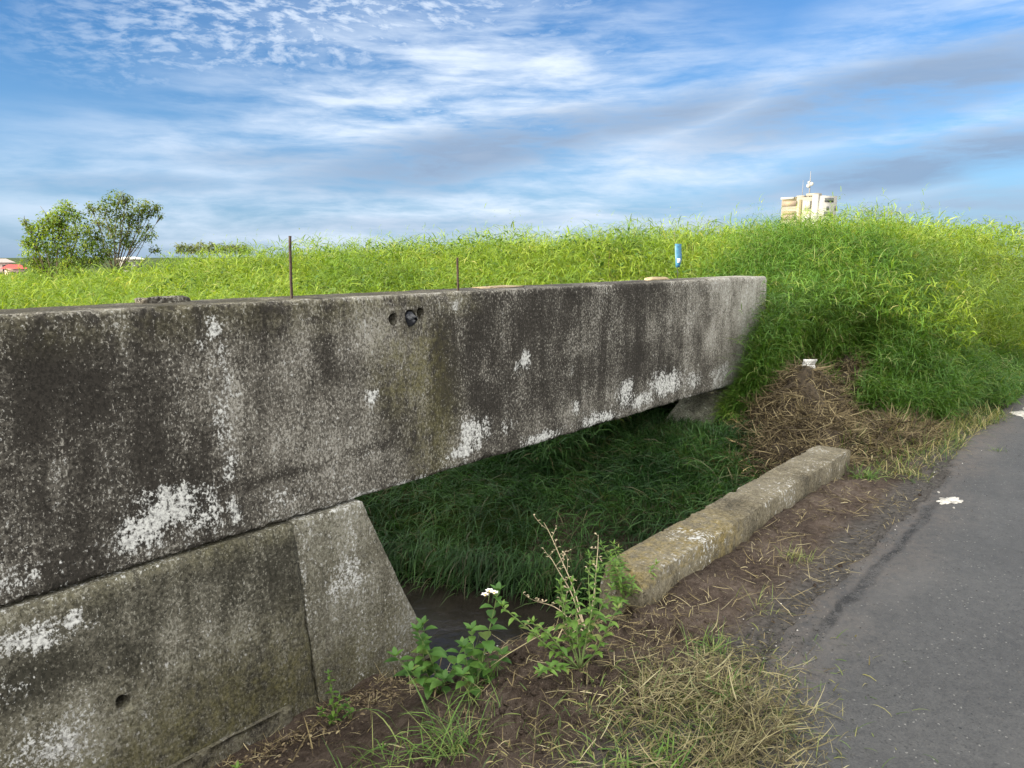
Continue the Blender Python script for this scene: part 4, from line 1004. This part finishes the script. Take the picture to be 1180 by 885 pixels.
# low row of far bushes
random.seed(31)
for i, px in enumerate((208, 220, 231, 243, 255, 267, 279)):
    tree('far_bush', (px, 292), 62+random.uniform(-3, 3), [(px-4, 286+random.uniform(-2, 1), 4), (px+4, 285+random.uniform(-2, 1), 4), (px, 283+random.uniform(-2, 2), 4), (px, 289, 5), (px+5, 289, 5)],
         'olive bush in the low row on the skyline right of the trees', [(0, (.12, .15, .07)), (1, (.24, .26, .12))], .26, 40, 40+i, 'bushes on the skyline right of the trees')
# low leafy weeds in front of the tree
# ---------------------------------------------------------------- far buildings
def facing(D, px, py): p = atD(px, py, D); return p
m_cream = simple('cream_wall', (.20, .185, .155), .85, .10, .5); m_wht = simple('white_wall', (.255, .25, .235), .85, .06, .5)
m_tan = simple('tan_panel', (.17, .135, .105), .85, .12, .6); m_glass, nt, b = material('dark_window'); b.inputs['Base Color'].default_value = (.05, .055, .06, 1); b.inputs['Roughness'].default_value = .2
m_oliv = simple('olive_trim', (.14, .12, .07), .8); m_grey = simple('grey_metal', (.16, .16, .17), .6)
D = 300.0; k = D/F*1.0
org = facing(D, 938, 296); org[2] = 0
def zt(y): return float(atD(938, y, D)[2])
ta = math.atan2(org[1], org[0])
fwd = np.array([math.cos(ta), math.sin(ta), 0]); lat = np.array([math.sin(ta), -math.cos(ta), 0])
# the near corner points at the viewer; left wall runs back to the left, right wall back to the right
wl = -lat*math.cos(R(22))+fwd*math.sin(R(22)); wr = lat*math.cos(R(40))+fwd*math.sin(R(40))
tw = empty('apartment_tower', org, label='pale cream apartment tower with a rooftop mast far beyond the field', cat='building')
Lw = 36*k/math.cos(R(22)); Rw = 18*k/math.cos(R(40))
z1, z2 = zt(226.5), zt(224.2)
mb = MB(); 
def quadbox(mb, o, u, w, a0, a1, b0, b1, z0, z1): mb.obox(o, u, w, a0, a1, b0, b1, z0, z1)
quadbox(mb, org, wl, wr, 0, Lw, 0, Rw, -2, z1); mb.build('wall', m_cream, tw)
nl_ = -np.array([wl[1], -wl[0], 0]); nl_ = nl_ if nl_@fwd < 0 else -nl_
nr_ = np.array([wr[1], -wr[0], 0]); nr_ = nr_ if nr_@fwd < 0 else -nr_
mb = MB(); mb.obox(org, wr, nr_, 0.05, Rw, .03, .5, -2, zt(225.5)); mb.obox(org, wl, nl_, -.4, 5*k, .03, .55, -2, z2); mb.build('stair_wall', m_wht, tw)
flo_h = 3.0
def win(o, u, nrm, x, z, w, h, mat=m_glass, name='window', d=.08, frame=True):
    b_ = MB(); b_.obox(o, u, nrm, x, x+w, .52, .52+d, z, z+h); ob = b_.build(name, mat, tw)
    if frame:
        f = MB()
        for (a0, a1, c0, c1) in ((x-.18, x+w+.18, z-.2, z-.003), (x-.18, x+w+.18, z+h+.003, z+h+.2), (x-.18, x-.003, z-.003, z+h+.003), (x+w+.003, x+w+.18, z-.003, z+h+.003)): f.obox(o, u, nrm, a0, a1, .51, .52+d+.1, c0, c1)
        fo = f.build('frame', m_wht if mat is m_glass else m_oliv, ob)
    return ob
for fl in range(4):
    zf = zt(225)-3.6-fl*5.0
    win(org, wr, nr_, 2.6, zf+1.2, 4.0, 1.5, m_glass, frame=False); win(org, wr, nr_, 7.2, zf-1.6, 1.2, 1.5)
    win(org, wr, nr_, 3.6, zf-1.6, 1.1, 1.3)
    # balconies on the left wall
    b_ = MB(); b_.obox(org, wl, nl_, 7.6, Lw-.3, .004, .5, zf+.2, zf+2.0); ob = b_.build('balcony', m_tan, tw)
    b_ = MB(); b_.obox(org, wl, nl_, 7.8, Lw-.5, .02, .10, zf+2.1, zf+3.4); b_.build('window', m_oliv, tw)
    ob = win(org, wl, nl_, 2.4, zf-1.0, 2.6, 2.8, m_wht, 'window')
b_ = MB(); b_.obox(org, wl, nl_, 5.7, 6.6, .02, .3, -1, z1-.8); b_.build('stair_glazing', m_oliv, tw)
b_ = MB(); b_.obox(org, wl, nl_, 5.2, 8.0, -3.5, -.3, z1+.002, z1+.7); b_.obox(org, wl, nl_, -.2, 4.2, -3, .3, z2-.4, z2+.5); b_.build('roof_house', m_cream, tw)
b_ = MB(); b_.obox(org, wl, nl_, -.4, Lw+.2, -Rw*.8, -Rw*.8+.3, z1+.003, z1+.7); b_.obox(org, wl, nl_, 8.6, Lw+.2, .3, .6, z1-.5, z1+.25); b_.build('parapet', m_wht, tw)
mp = org+wl*3.2+fwd*2; mb = MB(); mb.tube([(mp[0], mp[1], z1), (mp[0], mp[1], zt(212)), (mp[0], mp[1], zt(196))], [.28, .2, .09], 6); ms = mb.build('mast', m_grey, tw)
mb = MB()
for (dx, zz_, r) in ((-.5, zt(213), .75), (.55, zt(211), .7), (-.4, zt(209), .45)):
    c = np.array([mp[0], mp[1], zz_])+lat*dx; mb.tube([c, c-fwd*.35, c-fwd*.6], [r*.4, r, r*.96], 12)
db = mb.build('dish', m_wht, tw)
mp2 = org+wl*5.8+fwd*2; mb = MB(); mb.tube([(mp2[0], mp2[1], z1), (mp2[0], mp2[1], zt(206))], [.14, .07], 5); mb.build('aerial', m_grey, tw)
# far houses at the left
m_redr = simple('red_roof', (.40, .06, .05), .8, .15, .5); m_pink = simple('pink_wall', (.50, .36, .32), .85, .1, .4)
def house(pxa, pxb, ytop, yeave, D, mw, mr, label):
    a = atD(pxa, 300, D); b_ = atD(pxb, 300, D); a[2] = b_[2] = 0; u = b_-a; w = np.linalg.norm(u); u /= w; n_ = np.array([-u[1], u[0], 0]); n_ = n_ if n_@a > 0 else -n_
    ze = float(atD(pxa, yeave, D)[2]); zr = float(atD(pxa, ytop, D)[2]); dep = 8.0
    r = empty('house', a, label=label, cat='house'); mb = MB(); mb.obox(a, u, n_, 0, w, 0, dep, -3, ze); mb.build('wall', mw, r)
    mb = MB(); e = .6; P_ = lambda x, y, z: a+u*x+n_*y+np.array([0, 0, z])
    v = [P_(-e, -e, ze-.1), P_(w+e, -e, ze-.1), P_(w+e, dep+e, ze-.1), P_(-e, dep+e, ze-.1), P_(w*.2, dep/2, zr), P_(w*.8, dep/2, zr)]
    mb.add(v, [(0,1,5,4), (2,3,4,5), (3,2,1,0)], [(1,2,5), (3,0,4)]); mb.build('roof', mr, r, smooth=False)
    for i in range(max(2, int(w/4))):
        mb = MB(); x = w*(i+.3)/max(2, int(w/4)); mb.obox(a, u, -n_, x, x+1.2, .0, .06, ze-1.9, ze-.6); mb.build('window', m_glass, r)
house(4, 27, 305, 309, 150, m_pink, m_redr, 'small house with a red roof at the left edge of the skyline')
house(-20, 14, 298, 302, 185, m_pink, simple('grey_roof', (.30, .25, .23), .8), 'greyish pink house behind the red roofed house at the left edge')
house(137, 163, 296, 298, 140, m_wht, simple('pale_roof', (.62, .60, .52), .8), 'pale house glimpsed under the open crowned tree')

# ================================================================ SKY AND LIGHT
SUN_ANG, SUN_EL = R(154), R(9.5)           # direction towards the sun, from +X
sun_dir = Vector((math.cos(SUN_ANG)*math.cos(SUN_EL), math.sin(SUN_ANG)*math.cos(SUN_EL), math.sin(SUN_EL)))
sl = bpy.data.lights.new('sun', 'SUN'); sl.energy = 5.0; sl.angle = R(.6); sl.color = (1, .90, .70)
so = bpy.data.objects.new('sun', sl); COL.objects.link(so); so.rotation_euler = sun_dir.to_track_quat('Z', 'Y').to_euler(); so.location = (0, 0, 30)
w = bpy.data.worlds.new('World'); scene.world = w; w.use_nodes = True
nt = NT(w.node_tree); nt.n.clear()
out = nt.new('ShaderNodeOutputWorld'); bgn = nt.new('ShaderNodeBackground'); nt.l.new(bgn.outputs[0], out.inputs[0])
sky = nt.new('ShaderNodeTexSky', sky_type='NISHITA'); sky.sun_disc = False; sky.sun_elevation = SUN_EL; sky.sun_rotation = math.pi/2-SUN_ANG
sky.air_density = 1.0; sky.dust_density = .4; sky.ozone_density = 3.0; sky.altitude = 0
tc = nt.new('ShaderNodeTexCoord').outputs['Generated']
sx = nt.new('ShaderNodeSeparateXYZ'); nt.l.new(tc, sx.inputs[0])
el = nt.math('MULTIPLY', nt.math('ARCSINE', sx.outputs[2]), 57.2958)
az_ = nt.math('MULTIPLY', nt.math('ARCTAN2', sx.outputs[1], sx.outputs[0]), 57.2958)
ax = nt.math('SUBTRACT', 40.0, az_)                      # degrees to the right of the view axis
ax = nt.math('WRAP', ax, 180.0, -180.0)
cxy = nt.new('ShaderNodeCombineXYZ'); nt.l.new(ax, cxy.inputs[0]); nt.l.new(el, cxy.inputs[1])
P2 = cxy.outputs[0]
nz = nt.new('ShaderNodeTexNoise'); nt.l.new(nt.mapping(P2, (.05, .14, 1), (0, 0, R(-12))), nz.inputs['Vector']); nz.inputs['Scale'].default_value = 1; nz.inputs['Detail'].default_value = 4
wv_ = nt.new('ShaderNodeVectorMath', operation='SUBTRACT'); nt.l.new(nz.outputs['Color'], wv_.inputs[0]); wv_.inputs[1].default_value = (.5, .5, .5)
wm = nt.new('ShaderNodeVectorMath', operation='MULTIPLY'); nt.l.new(wv_.outputs[0], wm.inputs[0]); wm.inputs[1].default_value = (8, 2.6, 0)
wa = nt.new('ShaderNodeVectorMath', operation='ADD'); nt.l.new(P2, wa.inputs[0]); nt.l.new(wm.outputs[0], wa.inputs[1])
PW = wa.outputs[0]
def ell(cx, cy, rx_, ry_, rot, s=1.0, vec=PW):
    """soft cloud bank centred on a bearing and height, in degrees"""
    a_ = nt.new('ShaderNodeVectorMath', operation='SUBTRACT'); nt.l.new(vec, a_.inputs[0]); a_.inputs[1].default_value = (cx, cy, 0)
    m_ = nt.mapping(a_.outputs[0], (1, 1, 1), (0, 0, R(rot)))
    d_ = nt.new('ShaderNodeVectorMath', operation='MULTIPLY'); nt.l.new(m_, d_.inputs[0]); d_.inputs[1].default_value = (1/rx_, 1/ry_, 0)
    l_ = nt.new('ShaderNodeVectorMath', operation='LENGTH'); nt.l.new(d_.outputs[0], l_.inputs[0])
    return nt.mul(nt.step(l_.outputs['Value'], 1.25, .2), s)
def mx(*a):
    r = a[0]
    for b_ in a[1:]: r = nt.math('MAXIMUM', r, b_)
    return r
st1 = nt.noise(nt.mapping(PW, (.075, .42, 1), (0, 0, R(-9))), 1, 8, .62)       # long streaks rising to the right
st2 = nt.noise(nt.mapping(PW, (.22, 1.1, 1), (0, 0, R(-7))), 1, 6, .6)
mack = nt.noise(nt.mapping(PW, (.70, 1.9, 1), (0, 0, R(12))), 1, 5, .62, .2)    # mackerel ripples
# high thin white cloud
hi = mx(ell(-4, 11, 22, 8, -6, .95), ell(-18, 6.5, 18, 3.4, 2, .6), ell(12, 8, 22, 6, -10, .8), ell(28, 13, 16, 6, -14, .55), ell(0, 2.8, 45, 3.4, 0, .92), ell(31, 8, 14, 2.6, -10, .7), ell(-30, 5, 10, 2.5, 0, .5))
hi = nt.math('MULTIPLY', hi, nt.add(nt.mul(nt.step(st1, .34, .66), .85), nt.mul(nt.step(st2, .35, .7), .35)), clamp=True)
rip = nt.mul(mx(ell(-12, 16.5, 20, 5, -10, 1), ell(2, 18.3, 6, 1.6, 5, .8)), nt.step(mack, .38, .68))
ripw = nt.mul(ell(-2, 12, 14, 5, -6, .5), nt.step(mack, .45, .68))
hi = nt.math('MAXIMUM', hi, nt.math('MAXIMUM', nt.mul(rip, .8), ripw))
# grey bands lit from behind the view
dkm = mx(ell(-2, 7.6, 17, 2.4, -10, 1), ell(10, 9.6, 9, 1.8, -10, .8), ell(25, 10.4, 16, 2.6, -10, 1), ell(30, 6.2, 15, 2.0, -9, 1), ell(-16, 6.6, 9, 1.1, -2, .45), ell(-26, 4.6, 9, .8, 0, .4), ell(20, 4.5, 16, 1.2, -6, .5), ell(27, 2.2, 24, 2.6, -3, .62), ell(-6, 2.4, 14, .8, -2, .4), ell(-8, 5.0, 9, .9, -4, .4))
dkm = nt.math('MULTIPLY', dkm, nt.add(.30, nt.add(nt.mul(nt.step(st1, .32, .58), .75), nt.mul(nt.step(st2, .4, .7), .25))), clamp=True)
# sky dome outside the picture, made far brighter to fill the shaded foreground
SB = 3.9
dome_fill = nt.mul(nt.add(.45, nt.mul(nt.step(nt.noise(tc, 2.2, 6, .6), .40, .65), .55)), nt.math('MAXIMUM', nt.step(nt.math('ABSOLUTE', ax), 48, 95), nt.step(el, 28, 60)))
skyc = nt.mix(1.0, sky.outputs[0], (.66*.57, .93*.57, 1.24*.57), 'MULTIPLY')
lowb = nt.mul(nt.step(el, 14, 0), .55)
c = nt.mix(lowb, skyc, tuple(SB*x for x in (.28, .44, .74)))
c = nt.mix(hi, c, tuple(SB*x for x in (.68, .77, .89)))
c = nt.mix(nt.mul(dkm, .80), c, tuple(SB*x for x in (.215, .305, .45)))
c = nt.mix(dome_fill, c, tuple(14.5*x for x in (1.0, .97, .90)))
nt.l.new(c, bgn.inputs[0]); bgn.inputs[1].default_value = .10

vs_ = scene.view_settings; vs_.view_transform = 'Standard'; vs_.look = 'None'; vs_.gamma = 1; vs_.use_curve_mapping = False; vs_.exposure = 1.7
scene.cycles.max_bounces = 6; scene.cycles.diffuse_bounces = 3; scene.cycles.transparent_max_bounces = 4
scene.cycles.use_denoising = True
